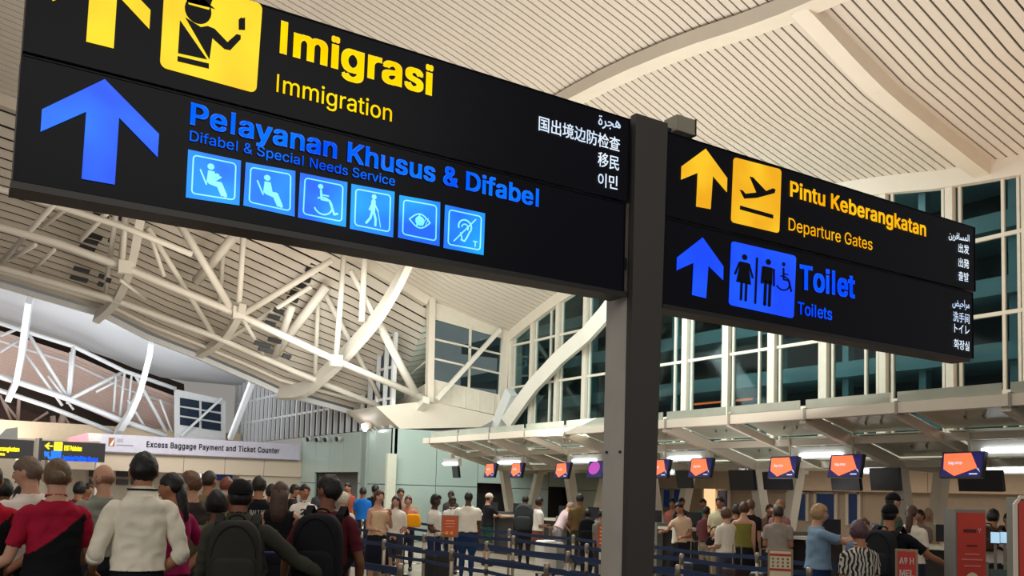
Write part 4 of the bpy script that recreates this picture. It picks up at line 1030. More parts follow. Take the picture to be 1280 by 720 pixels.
ROWX = (3.6, 5.05, 6.35, 7.6, 8.9)
def settle(u, D):
    """stand between the belt rows and beside the counters, never in them"""
    g = ground(u, D); k = D/g.x if abs(g.x) > .5 else 0
    if g.x > 3 and 4 < g.y < 18.5:
        for r in ROWX:
            if abs(g.x-r) < .36: return k*(r+(.36 if g.x >= r else -.36))
    if 11.9 < g.x < 13.7:
        for Y in (7.55, 10.9, 14.24, 17.6, 20.9):
            if abs(g.y-Y) < 1.4: return k*(11.95 if g.x < 12.85 else 13.75)
    return D
def person(u, v, D, label, face=0, skin='tan', hair=('short', (30, 24, 22)), top=((200, 200, 200), 'short'), bottom=((40, 42, 50), 'trousers'), arms=('down', 'down'),
           lean=(0, 0), turn=0, tilt=0, build=1., group=None, shoe=(40, 38, 40), fine=0, height=None, pos=None, two=None, loose=1., extra=None, collar=None):
    """(u,v) = place of the crown of the head, D = depth; face = which way it faces relative to the line of sight (0 away, 90 right, 180 to us)"""
    D = settle(u, D); g = ground(u, D); h = height or (EYE+(hor(u)-v)*D/F_PX)
    if height is None and abs(lean[1]) > 12: h /= math.cos(math.radians(lean[1]))
    heading = az(u)+math.radians(face)
    root = thing('person', label, 'person', (g.x, g.y, 0), -heading, group)
    q = Matrix.Translation(Vector((0, 0, .53*h))) @ Matrix.Rotation(math.radians(-lean[1]), 4, 'X') @ Matrix.Rotation(math.radians(lean[0]), 4, 'Y') @ Matrix.Translation(Vector((0, 0, -.53*h)))
    B = build
    parts = MB(); hands = MB()
    SH = Vector((.094*h*B, -.005*h, .798*h))
    tors = [(.455, .05, .045), (.49, .088*B, .062*B), (.53, .094*B, .066*B), (.58, .083*B, .058*B), (.63, .078*B, .056*B), (.69, .082*B, .06*B), (.75, .09*B, .062*B), (.785, .088*B, .056), (.806, .08*B, .05), (.824, .06, .045), (.842, .042, .038), (.862, .032, .034), (.9, .032, .034)]
    V, F = loft([(z*h, rx*h, ry*h, 0, (-.012*h if z > .8 else 0)+(.01*h if z > .87 else 0)) for z, rx, ry in tors])
    V = [(q @ p if p.z > .53*h else p) for p in V]; parts.add(V, F)
    hc = q @ Vector((0, .008*h, .934*h))
    HR = q.to_3x3() @ Matrix.Rotation(math.radians(-turn), 3, 'Z') @ Matrix.Rotation(math.radians(-tilt), 3, 'X')
    V, F = head_shape(h); parts.add([HR @ p+hc for p in V], F)
    parts.add(*tubeVF([HR @ Vector((0, .054*h, .012*h))+hc, HR @ Vector((0, .064*h, -.012*h))+hc, HR @ Vector((0, .058*h, -.018*h))+hc], [.004*h, .0085*h, .006*h], 6))
    for s in (-1, 1):
        Ve, Fe = ell((0, 0, 0), (.006*h, .011*h, .018*h), 8, 6); parts.add([HR @ (p+Vector((s*.048*h, -.006*h, -.004*h)))+hc for p in Ve], Fe)
    segs = [((q @ Vector((0, 0, .62*h))), (q @ Vector((0, 0, .78*h))), .085*h*B, 'torso'), (Vector((0, 0, .52*h)), (q @ Vector((0, 0, .6*h))), .085*h*B, 'torso'), (q @ Vector((-.07*h*B, 0, .79*h)), q @ Vector((.07*h*B, 0, .79*h)), .045*h, 'torso'),
            (q @ Vector((0, 0, .845*h)), q @ Vector((0, .005*h, .88*h)), .036*h, 'neck'), (hc-Vector((0, 0, .02*h)), hc+Vector((0, 0, .02*h)), .05*h, 'head')]
    wr = []
    for s, pose in ((-1, arms[0]), (1, arms[1])):
        e, w = (ARMS[pose] if isinstance(pose, str) else pose)
        sh = q @ Vector((SH.x*s, SH.y, SH.z)); ev = Vector((e[0]*s, e[1], e[2])).normalized(); wv = Vector((w[0]*s, w[1], w[2])).normalized()
        el = sh+ev*.175*h; wp = el+wv*.15*h
        parts.add(*ell(sh+Vector((-.010*h*s, 0, -.004*h)), (.03*h, .03*h, .03*h), 10, 8))
        parts.add(*tubeVF([sh, sh+ev*.07*h, el], [.027*h*B**.5, .0265*h*B**.5, .021*h], 10)); parts.add(*ell(el, (.021*h,)*3, 8, 6))
        parts.add(*tubeVF([el, el+wv*.05*h, wp], [.021*h, .0215*h, .014*h], 10))
        segs += [(sh, el, .03*h, 'ua'), (el, wp, .02*h, 'fa'), (wp+wv*.02*h, wp+wv*.1*h, .015*h, 'hand')]
        # hand: palm, four curled fingers, thumb leaving the side
        up = Vector((0, 0, 1)); side = wv.cross(up); side = side.normalized() if side.length > .2 else Vector((0, 1, 0))
        if abs(wv.z) > .75: side = Vector((0, 1, 0))
        nrm = side.cross(wv).normalized()
        if abs(wv.z) > .75: nrm = Vector((-s, 0, 0))
        elif nrm.z > 0: nrm = -nrm
        tgt = parts if fine else hands
        pc = wp+wv*.026*h
        tgt.add(*tubeVF([wp-wv*.008*h, wp+wv*.006*h, wp+wv*.03*h, wp+wv*.05*h], [.014*h, .016*h, .021*h, .019*h], 8, flat=.5) if abs(side.dot(Vector((0, 0, 1)))) > 2 else
                (lambda: ([pp for pp in [wp+wv*t*h+side*.5*a*w_*h+nrm*.5*c*th*h for t, w_, th in ((-.006, .026, .022), (.02, .04, .02), (.052, .042, .016)) for a, c in ((-1, -1), (1, -1), (1, 1), (-1, 1))]],
                          [(0, 1, 5, 4), (1, 2, 6, 5), (2, 3, 7, 6), (3, 0, 4, 7), (4, 5, 9, 8), (5, 6, 10, 9), (6, 7, 11, 10), (7, 4, 8, 11), (3, 2, 1, 0), (8, 9, 10, 11)]))())
        fr = .0052*h
        for j, (off, L) in enumerate(((-.016, .036), (-.0055, .042), (.0055, .04), (.016, .031))):
            p0 = wp+wv*.046*h+side*off*h; p1 = p0+(wv*.9+nrm*.35).normalized()*L*.5*h; p2 = p1+(wv*.45+nrm*.9).normalized()*L*.32*h; p3 = p2+(nrm*.95-wv*.2).normalized()*L*.25*h
            tgt.add(*tubeVF([p0, p1, p2, p3], [fr, fr*.98, fr*.9, fr*.7], 6))
        td = 1 if side.dot(Vector((-s, .4, 0))) > 0 else -1
        p0 = wp+wv*.012*h+side*td*.012*h; p1 = p0+(wv*.6+side*td*.8+nrm*.3).normalized()*.026*h; p2 = p1+(wv*.9+nrm*.3+side*td*.1).normalized()*.022*h
        tgt.add(*tubeVF([p0, p1, p2], [fr*1.4, fr*1.15, fr*.8], 6)); wr.append((wp, wv))
    for s in (-1, 1):
        hp = Vector((.05*h*B, 0, .5*h)); hp.x *= s; kn = Vector((s*.052*h, .008*h+(.0 if s > 0 else .01*h), .285*h)); an = Vector((s*.055*h, -.012*h, .045*h))
        parts.add(*tubeVF([hp, hp.lerp(kn, .4), kn], [.05*h*B, .046*h*B, .031*h], 12)); parts.add(*ell(kn, (.031*h,)*3, 10, 6))
        parts.add(*tubeVF([kn, kn.lerp(an, .35)+Vector((0, -.008*h, 0)), an], [.03*h, .032*h, .018*h], 10))
        parts.add(*ell(an+Vector((s*.004*h, .032*h, -.02*h)), (.024*h, .07*h, .022*h), 10, 8))
        segs += [(hp, kn, .044*h, 'th'), (kn, an, .028*h, 'shin'), (an+Vector((0, -.02*h, -.02*h)), an+Vector((0, .08*h, -.028*h)), .02*h, 'foot')]
    me = bpy.data.meshes.new('t'); me.from_pydata(parts.v, [], parts.f); o = bpy.data.objects.new('t', me)
    vox = {0: .02, 1: .014, 2: .0085}[fine]
    if D > 15 and fine == 0: vox = .026
    rm = o.modifiers.new('r', 'REMESH'); rm.mode = 'VOXEL'; rm.voxel_size = vox
    sm = o.modifiers.new('s', 'SMOOTH'); sm.factor = .5; sm.iterations = 3 if fine < 2 else 4
    body = evaluated(o); bpy.data.objects.remove(o); bpy.data.meshes.remove(me)
    co_ = np.empty(len(body.vertices)*3); body.vertices.foreach_get('co', co_); co_ = co_.reshape(-1, 3)
    nr = np.empty(len(body.vertices)*3); body.vertices.foreach_get('normal', nr); nr = nr.reshape(-1, 3)
    nf = len(body.polygons); lt = np.empty(nf, int); body.polygons.foreach_get('loop_total', lt); li = np.empty(len(body.loops), int); body.loops.foreach_get('vertex_index', li)
    quads = li.reshape(-1, 4) if (lt == 4).all() else None
    if quads is None:
        fs = [tuple(p.vertices) for p in body.polygons]; quads = np.array([f if len(f) == 4 else f+(f[-1],) for f in fs])
    # which limb is each vertex on
    best = np.full(len(co_), 1e9); lab = np.zeros(len(co_), int); tt = np.zeros(len(co_)); names = [s_[3] for s_ in segs]
    for i, (a, b_, r, _) in enumerate(segs):
        a = np.array(a); d = np.array(b_)-a; t = np.clip(((co_-a) @ d)/(d @ d), 0, 1); ds = np.linalg.norm(co_-a-t[:, None]*d, axis=1)-r
        mk = ds < best; best[mk] = ds[mk]; lab[mk] = i; tt[mk] = t[mk]
    names = np.array(names); L = names[lab]; z = co_[:, 2]
    # height along the (possibly leaning) trunk
    qi = np.array(q.inverted()); zt = (np.c_[co_, np.ones(len(co_))] @ qi.T)[:, 2]; zt = np.where(z > .53*h, zt, z)
    skinm = mat('skin_'+skin, SKIN[skin], .55, noise_amt=.04, scale=12, spec=.3)
    hb = MB(); hb.add([Vector(p) for p in co_], [tuple(f) if len(set(f)) == 4 else tuple(dict.fromkeys(f)) for f in quads.tolist()])
    hb.add([Vector(p) for p in hands.v], hands.f)
    hb.build('body', skinm, root, True, ) if False else None
    me2 = bpy.data.meshes.new('body'); me2.from_pydata([tuple(p) for p in hb.v], [], hb.f); me2.materials.append(skinm); me2.polygons.foreach_set('use_smooth', [True]*len(me2.polygons))
    link('body', me2, root, local=True)
    bpy.data.meshes.remove(body)
    def part(name, b, m, smooth=True, **kw):
        me = bpy.data.meshes.new(name); me.from_pydata([tuple(p) for p in b.v], [], b.f)
        for x in (m if isinstance(m, (list, tuple)) else [m]): me.materials.append(x)
        if any(b.mi): me.polygons.foreach_set('material_index', b.mi)
        if smooth: me.polygons.foreach_set('use_smooth', [True]*len(me.polygons))
        return link(name, me, root, local=True, **kw)
    rs_ = random.Random(int(u*13+v*7)); ph = rs_.random()*6
    nbr = np.concatenate([quads[:, [0, 1]], quads[:, [1, 2]], quads[:, [2, 3]], quads[:, [3, 0]]])
    def garment(name, sel, off, m, sm_it=6, ripple=.004, **kw):
        keep = sel[quads].all(1); fq = quads[keep]
        if len(fq) < 6: return None
        used = np.unique(fq); idx = -np.ones(len(co_), int); idx[used] = np.arange(len(used)); ff = idx[fq]
        o_ = off if np.isscalar(off) else off[used]
        c = co_[used]; n = nr[used]
        ang = np.arctan2(c[:, 1], c[:, 0]); rp = ripple*(np.sin(ang*5+ph+c[:, 2]*9)+.7*np.sin(c[:, 2]*55+ang*3+ph*2)+.6*np.sin(c[:, 0]*40+c[:, 2]*31))
        if fine:
            fold = np.array([abs(noise.noise(Vector((x*8+z_*5+ph, y*8, z_*11-x*6)))) for x, y, z_ in c]); rp = ripple*2.6*(.45-fold*1.6)
        c = c+n*(np.asarray(o_)+rp)[:, None] if not np.isscalar(o_) else c+n*(o_+rp)[:, None]
        e = np.concatenate([ff[:, [0, 1]], ff[:, [1, 2]], ff[:, [2, 3]], ff[:, [3, 0]]])
        key = np.sort(e, 1); _, inv_, ct = np.unique(key, axis=0, return_inverse=True, return_counts=True); bd = e[ct[inv_.ravel()] == 1]; rim_ = np.unique(bd)
        for _ in range(sm_it):
            acc = np.zeros_like(c); cnt = np.zeros(len(c)); np.add.at(acc, e[:, 0], c[e[:, 1]]); np.add.at(cnt, e[:, 0], 1); np.add.at(acc, e[:, 1], c[e[:, 0]]); np.add.at(cnt, e[:, 1], 1)
            nw = c*.5+.5*acc/np.maximum(cnt, 1)[:, None]; nw[rim_] = c[rim_]; c = nw
        # keep it outside the body
        under = ((c-co_[used])*n).sum(1); lowv = np.minimum(np.asarray(o_)*.6, .008); push = np.maximum(0, lowv-under); c = c+n*push[:, None]
        # hem: turn the open edge inwards
        key = np.sort(e, 1); _, inv_, ct = np.unique(key, axis=0, return_inverse=True, return_counts=True); bd = e[ct[inv_.ravel()] == 1]
        bv = np.unique(bd); im = -np.ones(len(c), int); im[bv] = len(c)+np.arange(len(bv)); inner = co_[used][bv]-n[bv]*.004
        Fh = [(int(b2), int(a2), int(im[a2]), int(im[b2])) for a2, b2 in bd]
        b = MB(); b.add([Vector(p) for p in np.vstack([c, inner])], [tuple(f) if len(set(f)) == 4 else tuple(dict.fromkeys(f)) for f in ff.tolist()]+Fh)
        return part(name, b, m, **kw)
    tc, ts = top; bc, bs = bottom
    waist = .585*h
    # lower garment
    tor = (L == 'torso')
    if bs in ('trousers', 'jeans', 'shorts', 'capri'):
        lim = {'trousers': 1.01, 'jeans': 1.01, 'shorts': -1, 'capri': .6}[bs]
        sel = (tor & (zt < waist)) | ((L == 'th') & (tt < (2 if bs != 'shorts' else .85))) | ((L == 'shin') & (tt < lim))
        garment('trousers' if bs != 'shorts' else 'shorts', sel, np.where(z < .4*h, .014, .01)*1., cloth(bc), 4, .003)
    else:
        hem = {'skirt': .26*h, 'dress': .3*h, 'miniskirt': .38*h, 'longskirt': .1*h}[bs]
        b = MB(); lv_ = [(waist, .082*h*B, .06*h*B, 0, 0), (.53*h, .1*h*B, .074*h*B, 0, 0), (.45*h, .108*h*B, .082*h*B, 0, 0), (hem, .125*h*B, .1*h*B, 0, 0), (hem-.001, .115*h*B, .09*h*B, 0, 0), (.44*h, .098*h*B, .072*h*B, 0, 0)]
        V, F = loft(lv_, 28); V = [p+Vector((math.cos(i*1.57*1)*.0, 0, 0))+(Vector((p.x, p.y, 0)).normalized()*.006*math.sin(i*1.4) if p.z < .46*h else Vector()) for i, p in enumerate(V)]
        b.add(V, F); part('skirt', b, cloth(bc))
    # upper garment
    if ts != 'none':
        sl = {'sleeveless': -1, 'tank': -1, 'short': .72, 'elbow': .98, 'rolled': 2, 'long': 2, 'jacket': 2}[ts]
        fl_ = {'rolled': .12, 'long': .95, 'jacket': .98}.get(ts, -1)
        hem = {'jacket': .5}.get(ts, .545)*h if not (bs == 'dress') else .5*h
        tucked = ts == 'rolled'
        if tucked: hem = .572*h
        ntop = (.845 if ts != 'tank' else .80)*h
        sel = (tor & (zt > hem) & (zt < ntop)) | ((L == 'ua') & (tt < sl)) | ((L == 'fa') & (tt < fl_))
        if ts in ('sleeveless', 'tank'): sel = tor & (zt > hem) & (zt < ntop) & (np.abs(co_[:, 0]) < .1*h*B+.01)
        if ts != 'tank': sel |= (L == 'neck') & (zt < (.88 if ts in ('jacket', 'rolled') else .872)*h)
        off = {'jacket': .019, 'rolled': .014, 'tank': .007, 'sleeveless': .008}.get(ts, .012)*loose
        offv = off+np.where(tor & (zt < .72*h), .012*loose*np.clip((.72*h-zt)/(.15*h), 0, 1), 0)
        offv = np.where((L == 'ua') | (L == 'fa'), off*.9, offv); offv = np.where(L == 'neck', .008, offv)
        mm = cloth(tc)
        garment('jacket' if ts == 'jacket' else 'shirt', sel, offv, mm, 7 if fine else 4, .006 if fine else .003)
        if two is not None:  # a diagonal dark drape over the coloured blouse
            xr = co_[:, 0]; s2 = sel & tor & (zt < (.80*h+(xr*two[1]-.08*h))) 
            garment('drape', s2 | (tor & (zt < .6*h) & (zt > .5*h)), offv+.012, cloth(two[0]), 4, .003, label='black diagonal drape of the uniform')
        if ts in ('rolled', 'jacket') or collar:
            b = MB(); n = 18
            for kk, (zz_, rr) in enumerate(((.838, .058), (.872, .046), (.874, .042), (.845, .048))):
                for k in range(n): a = 2*PI*k/n; b.v.append(q @ Vector((math.cos(a)*rr*h, math.sin(a)*rr*h*.95-.006*h, zz_*h)))
            for i in range(3):
                for k in range(n): b.f.append((i*n+k, i*n+(k+1) % n, (i+1)*n+(k+1) % n, (i+1)*n+k)); b.mi.append(0)
            part('collar', b, mm)
        if ts == 'rolled':
            for s, pose in ((-1, arms[0]), (1, arms[1])):
                e, w = (ARMS[pose] if isinstance(pose, str) else pose)
                sh = q @ Vector((SH.x*s, SH.y, SH.z)); el = sh+Vector((e[0]*s, e[1], e[2])).normalized()*.175*h; wv = Vector((w[0]*s, w[1], w[2])).normalized()
                b = MB(); b.tube([el+wv*.0*h, el+wv*.004*h, el+wv*.03*h, el+wv*.034*h], [.026*h, .031*h, .03*h, .024*h], 14); part('rolled_cuff', b, mm)
        if bs in ('trousers', 'jeans') and tucked:
            b = MB(); V, F = loft([(.575*h, .092*h*B, .067*h*B, 0, 0), (.578*h, .094*h*B, .069*h*B, 0, 0), (.592*h, .094*h*B, .069*h*B, 0, 0), (.595*h, .09*h*B, .066*h*B, 0, 0)], 24); b.add(V, F); part('belt', b, cloth((24, 22, 22)))
    # shoes
    for s in (-1, 1):
        an = Vector((s*.055*h, -.012*h, .045*h)); b = MB(); V, F = ell(an+Vector((s*.004*h, .032*h, -.018*h)), (.029*h, .077*h, .027*h), 12, 8)
        V = [Vector((p.x, p.y, max(p.z, .002))) for p in V]; b.add(V, F); part('shoe', b, mat('shoe_%02x%02x%02x' % shoe, shoe, .6))
    # face
    for s in (-1, 1):
        b = MB(); V, F = ell((0, 0, 0), (.0055*h, .004*h, .0032*h), 8, 6); b.add([HR @ (p+Vector((s*.0175*h, .0475*h, .006*h)))+hc for p in V], F); part('eye', b, m_eye)
    b = MB(); V, F = ell((0, 0, 0), (.013*h, .005*h, .0035*h), 10, 6); b.add([HR @ (p+Vector((0, .0515*h, -.034*h)))+hc for p in V], F); part('lips', b, m_lip)
    # hair
    st, hcx = hair; hm = hairm(hcx)
    def shell(scale, fn, lump=.003, seed=0, n=32, m=22):
        V, F = head_shape(h, scale, n, m, fn); out = []
        for p in V:
            nn = (noise.noise(p*38+Vector((ph, seed, 0)))+.6*noise.noise(p*110+Vector((ph, seed, 3))))*lump if p.length > .05*h*.9 else 0
            out.append(HR @ (p+p.normalized()*nn)+hc)
        b = MB(); b.add(out, F); return b
    line_ = {'short': -.58, 'crop': -.45, 'bun': -.5, 'long': -.6, 'bob': -.75, 'bald': .0, 'pony': -.35, 'cap': -.4, 'beanie': -.3, 'afro': -.5}.get(st, -.35)
    def fn(y, x, z):
        if y > .35: return z > .52-(.0 if abs(x) < .5 else .25)
        if st in ('long', 'bob', 'afro'): return z > (-.5 if y > -.15 else line_)
        return z > line_+(.14-line_)*min(1, max(0, (y+.45)/.5))
    if st == 'bald':
        part('hair', shell(1.03, lambda y, x, z: y < .2 and -.6 < z < .12+.15*abs(x), .002), hm)
    elif st != 'none':
        part('hair', shell({'crop': 1.06, 'afro': 1.3, 'bun': 1.07, 'pony': 1.08, 'beanie': 1.12, 'bob': 1.16}.get(st, 1.12), fn,   .008 if st in ('short', 'afro', 'bob') else .003), hm)
    if st == 'bun':
        b = MB(); V, F = ell((0, -.062*h, .0*h), (.026*h, .02*h, .024*h), 14, 10); b.add([HR @ p+hc for p in V], F); part('hair_bun', b, hm)
    if st in ('long', 'pony'):
        w = 1. if st == 'long' else .5; b = MB()
        lv_ = [(.02, .05*w, .03, -.03), (-.03, .054*w, .034, -.036), (-.08, .055*w, .03, -.05), (-.13, .05*w, .024, -.06), (-.18 if st == 'long' else -.15, .034*w, .014, -.06)]
        V, F = loft([(z_*h, rx*h, ry*h, 0, cy*h) for z_, rx, ry, cy in lv_], 18)
        V = [p+Vector((noise.noise(p*30)*.006, noise.noise(p*30+Vector((5, 0, 0)))*.006, 0)) for p in V]
        b.add([HR @ p+hc for p in V], F); part('hair_length', b, hm)
    if st in ('cap', 'capback', 'capdark'):
        pass
    if extra and extra.get('cap'):
        cc, back = extra['cap']; sgn = -1 if back else 1
        V, F = head_shape(h, 1.17, 24, 16, lambda y, x, z: z > .18); b = MB(); b.add([HR @ p+hc for p in V], F); part('cap', b, cloth(cc))
        b = MB(); pts = [Vector((math.cos(a)*.042*h, sgn*(.04*h+.045*h*math.sin(a)), .018*h)) for a in [PI*k/10 for k in range(11)]]
        b.prism([HR @ p+hc for p in pts], HR @ Vector((0, 0, .004*h))); part('cap_brim', b, cloth(cc))
    if extra and extra.get('print'):
        s_, cl_ = extra['print']; sg = extra.get('side', -1); y_ = sg*(.066*h*B+.034)
        p0 = q @ Vector((-.055*h*(-sg), y_, .735*h)); p1 = q @ Vector((.055*h*(-sg), y_, .735*h)) 
        V, F = glyphs(s_, .03, 1., 2); x0, x1 = V[:, 0].min(), V[:, 0].max(); dd = p1-p0; upv = q.to_3x3() @ Vector((0, 0, extra.get('size', .035)*h)); b = MB()
        b.add([p0+dd*((x-x0)/(x1-x0))+upv*(y/.51) for x, y, _ in V], F); part('shirt_print', b, cloth(cl_))
    if extra and extra.get('lanyard'):
        b = MB(); b.tube([q @ Vector((math.cos(a)*.05*h, math.sin(a)*.046*h-.006*h, (.868+.0*math.sin(a))*h)) for a in [2*PI*k/16 for k in range(17)]], .004*h, 6); part('neck_strap', b, cloth(extra['lanyard']))
    if extra and extra.get('watch') is not None:
        wp, wv = wr[extra['watch']]; b = MB(); b.tube([wp-wv*.012*h, wp+wv*.002*h], .0185*h, 12); part('watch', b, mat('watch_black', (24, 24, 26), .4))
    return dict(root=root, h=h, q=q, wr=wr, heading=heading, g=g, B=B)

def rbox(c, s, n=6, e=.35, fn=None):
    """soft box (superellipsoid)"""
    V = []; F = []; N = 20; M_ = 14
    def sp(w, m_): return math.copysign(abs(w)**m_, w)
    for i in range(1, M_):
        t = -PI/2+PI*i/M_
        for k in range(N):
            a = 2*PI*k/N; V.append(Vector((s[0]/2*sp(math.cos(t), e)*sp(math.cos(a), e), s[1]/2*sp(math.cos(t), e)*sp(math.sin(a), e), s[2]/2*sp(math.sin(t), e)))+Vector(c))
    tp = len(V); V.append(Vector(c)-Vector((0, 0, s[2]/2))); V.append(Vector(c)+Vector((0, 0, s[2]/2)))
    for i in range(M_-2):
        for k in range(N): F.append((i*N+k, i*N+(k+1) % N, (i+1)*N+(k+1) % N, (i+1)*N+k))
    for k in range(N): F.append((tp, (k+1) % N, k)); F.append((tp+1, (M_-2)*N+k, (M_-2)*N+(k+1) % N))
    if fn: V = [fn(p) for p in V]
    return V, F
def backpack(P_, label, rgb, w=.3, H=.46, d=.2, strap=None, grp=None, zc_=.70):
    """a backpack worn by person P_"""
    h, q, B = P_['h'], P_['q'], P_['B']; R0 = Matrix.Rotation(-P_['heading'], 4, 'Z'); base = P_['root'].location
    yb = -.064*h*B-.04
    T = lambda p: (Matrix.Translation(base) @ R0 @ q) @ Vector(p)
    t = thing('backpack', label, 'backpack', T((0, yb-d/2, zc_*h-H/2)), 0, grp)
    m = cloth(rgb); m2 = cloth(strap or tuple(int(c*.75) for c in rgb))
    def put(name, V, F, mm, par=t): b = MB(); b.add([T(p) for p in V], F); return b.build(name, mm, par, True)
    V, F = rbox((0, yb-d/2, zc_*h), (w, d, H), e=.5, fn=lambda p: Vector((p.x*(1-.18*max(0, (p.z-zc_*h)/(H/2))**2), p.y, p.z))); sh = put('main_bag', V, F, m)
    V, F = rbox((0, yb-d-.01, zc_*h-H*.2), (w*.78, .09, H*.48), e=.5); put('front_pocket', V, F, m)
    pts = [Vector((math.cos(a)*w*.4, yb-d*.9-.02*math.sin(a), zc_*h+H*.02+math.sin(a)*H*.42)) for a in [PI*k/10 for k in range(11)]]
    b = MB(); b.tube([T(p) for p in pts], .006, 6); b.build('zip', m2, t, True)
    for s in (-1, 1):
        pts = [Vector((s*w*.3, yb-.01, (zc_*h+H*.32))), Vector((s*.07*h, yb+.03, .835*h)), Vector((s*.072*h, -.01, .868*h)), Vector((s*.072*h, .07*h*B+.02, .80*h)), Vector((s*.08*h, .075*h*B+.03, .72*h)), Vector((s*.1*h*B, .03, .64*h)), Vector((s*w*.42, yb, zc_*h-H*.3))]
        b = MB(); b.sweep([T(p) for p in pts], .055, .012, up=R0.to_3x3() @ Vector((0, -.3, 1))); b.build('strap', m2, t)
    b = MB(); b.tube([T(Vector((math.cos(a)*.05, yb-.03, zc_*h+H*.5+math.sin(a)*.03))) for a in [PI*k/6 for k in range(7)]], .008, 6); b.build('grab_handle', m2, t, True)
    return t
# ---- the queue in front
pw = person(179, 567, 6.1, 'man in white shirt with rolled sleeves seen from behind, lanyard and black trousers', 0, 'tan', ('short', (18, 15, 15)), ((232, 226, 208), 'rolled'), ((26, 26, 32), 'trousers'), (((.3, -.1, -1), (.1, .9, -.5)), ((.34, -.12, -1), (-.75, .25, -.62))), fine=2, build=1.0, extra={'lanyard': (20, 20, 22), 'watch': 1}, loose=1.25)
pu = person(72, 574, 6.0, 'blond staff woman with low bun in crimson blouse and black diagonal drape', -8, 'light', ('bun', (104, 82, 60)), ((160, 26, 54), 'short'), ((22, 22, 26), 'longskirt'), (((.3, .1, -1), (.75, .5, -.45)), ((.2, .2, -1), (-.6, .8, -.3))), fine=2, build=1.0, two=((20, 20, 24), .9), turn=6)
person(46, 572, 6.9, 'grey-haired big man in white shirt leaning in beside the staff woman', -25, 'light', ('short', (112, 92, 78)), ((230, 222, 212), 'short'), ((24, 24, 32), 'trousers'), ('front', 'low'), lean=(-3, 4), turn=-40, fine=1, build=1.2, loose=1.3)
person(-13, 580, 6.3, 'dark-haired staff person in red and black uniform cut by the picture edge', 6, 'tan', ('bun', (24, 20, 20)), ((170, 24, 44), 'short'), ((22, 22, 26), 'trousers'), ('down', 'hip'), fine=1, two=((20, 20, 24), .9))
person(31, 607, 7.6, 'short black-haired person in beige top between the two staff women', -10, 'tan', ('short', (20, 17, 18)), ((196, 178, 152), 'short'), ((40, 40, 48), 'trousers'), ('front', 'front'), fine=1)
person(6, 600, 8.6, 'black-haired person in black behind the red uniform at the picture edge', 0, 'brown', ('short', (16, 14, 16)), ((28, 26, 30), 'short'), ((30, 30, 36), 'trousers'), fine=1)
person(130, 581, 8.0, 'bald man in grey T-shirt looking away to one side', -20, 'light', ('bald', (150, 110, 88)), ((142, 144, 134), 'short'), ((44, 48, 60), 'trousers'), ('front', 'down'), turn=-35, fine=1, build=1.15)
person(217, 592, 6.9, 'woman with black ponytail and magenta top beyond the white shirt', -50, 'tan', ('pony', (18, 15, 17)), ((150, 28, 84), 'short'), ((36, 38, 46), 'trousers'), ('front', 'hip'), turn=-15, fine=1)
person(239, 590, 8.2, 'brown-haired man in dark grey top between magenta woman and khaki man', -30, 'light', ('short', (110, 76, 54)), ((62, 54, 54), 'short'), ((70, 70, 66), 'trousers'), ('down', 'front'), turn=-30, fine=1)
person(261, 589, 10.5, 'man in khaki shirt with short dark hair looking away', 12, 'tan', ('crop', (54, 40, 32)), ((136, 118, 84), 'short'), ((60, 56, 50), 'trousers'), ('front', 'front'), fine=1, turn=20)
person(283, 597, 13.5, 'reddish-haired person behind the khaki shirt', 20, 'pink', ('short', (128, 70, 50)), ((120, 60, 52), 'short'), ((50, 46, 50), 'trousers'), ('down', 'down'))
person(273, 616, 7.6, 'short person with round black hair right behind the green jacket', -5, 'brown', ('afro', (18, 16, 18)), ((98, 94, 72), 'short'), ((60, 60, 56), 'trousers'), ('front', 'down'), fine=1)
pj = person(301, 602, 6.1, 'man in dark olive jacket and black cap worn backwards reaching for a trolley', 4, 'brown', ('crop', (24, 20, 20)), ((62, 64, 56), 'jacket'), ((34, 36, 42), 'trousers'), (((.2, .2, -1), (-.3, .9, -.6)), ((.8, .35, -.72), (.85, .4, -.5))), fine=2, build=1.08, extra={'cap': ((26, 24, 26), True)})
backpack(pj, 'dark grey backpack with curved zip worn over the olive jacket', (48, 48, 46), .34, .5, .18)
pm = person(411, 595, 6.8, 'man in maroon T-shirt turning his head, black backpack on', 12, 'brown', ('short', (22, 18, 18)), ((92, 34, 44), 'short'), ((30, 30, 40), 'trousers'), (((.5, .2, -1), (.25, .7, -.85)), ((.3, .0, -1), (-.1, .6, -.8))), fine=2, build=1.06, turn=-55)
backpack(pm, 'big black backpack on the man in maroon', (26, 26, 30), .36, .56, .24, zc_=.68)
person(324, 596, 11.5, 'man in black T-shirt with white print across the back', 0, 'tan', ('short', (40, 30, 26)), ((26, 27, 34), 'short'), ((30, 34, 60), 'shorts'), ('down', 'front'), fine=1, extra={'print': ('BALI FC', (220, 220, 220))})
person(351, 603, 9.3, 'woman with long brown hair in black sleeveless dress', 10, 'light', ('long', (74, 52, 38)), ((24, 24, 28), 'sleeveless'), ((24, 24, 28), 'dress'), ('front', 'low'), fine=1)
person(340, 606, 13.2, 'dark-haired woman in pale top behind the black dress', 30, 'tan', ('bob', (34, 26, 24)), ((206, 192, 172), 'short'), ((190, 180, 160), 'trousers'), ('front', 'down'))
person(368, 606, 16, 'dark-haired person in black beyond the white T-shirt with a number', 90, 'tan', ('short', (24, 22, 22)), ((34, 32, 36), 'short'), ((40, 40, 48), 'trousers'))
person(381, 606, 13.5, 'man in white T-shirt with a dark print facing the queue', 165, 'tan', ('short', (30, 24, 22)), ((224, 218, 208), 'short'), ((60, 60, 110), 'shorts'), ('front', 'clasp'), extra={'print': ('23', (40, 40, 44)), 'side': 1, 'size': .05})
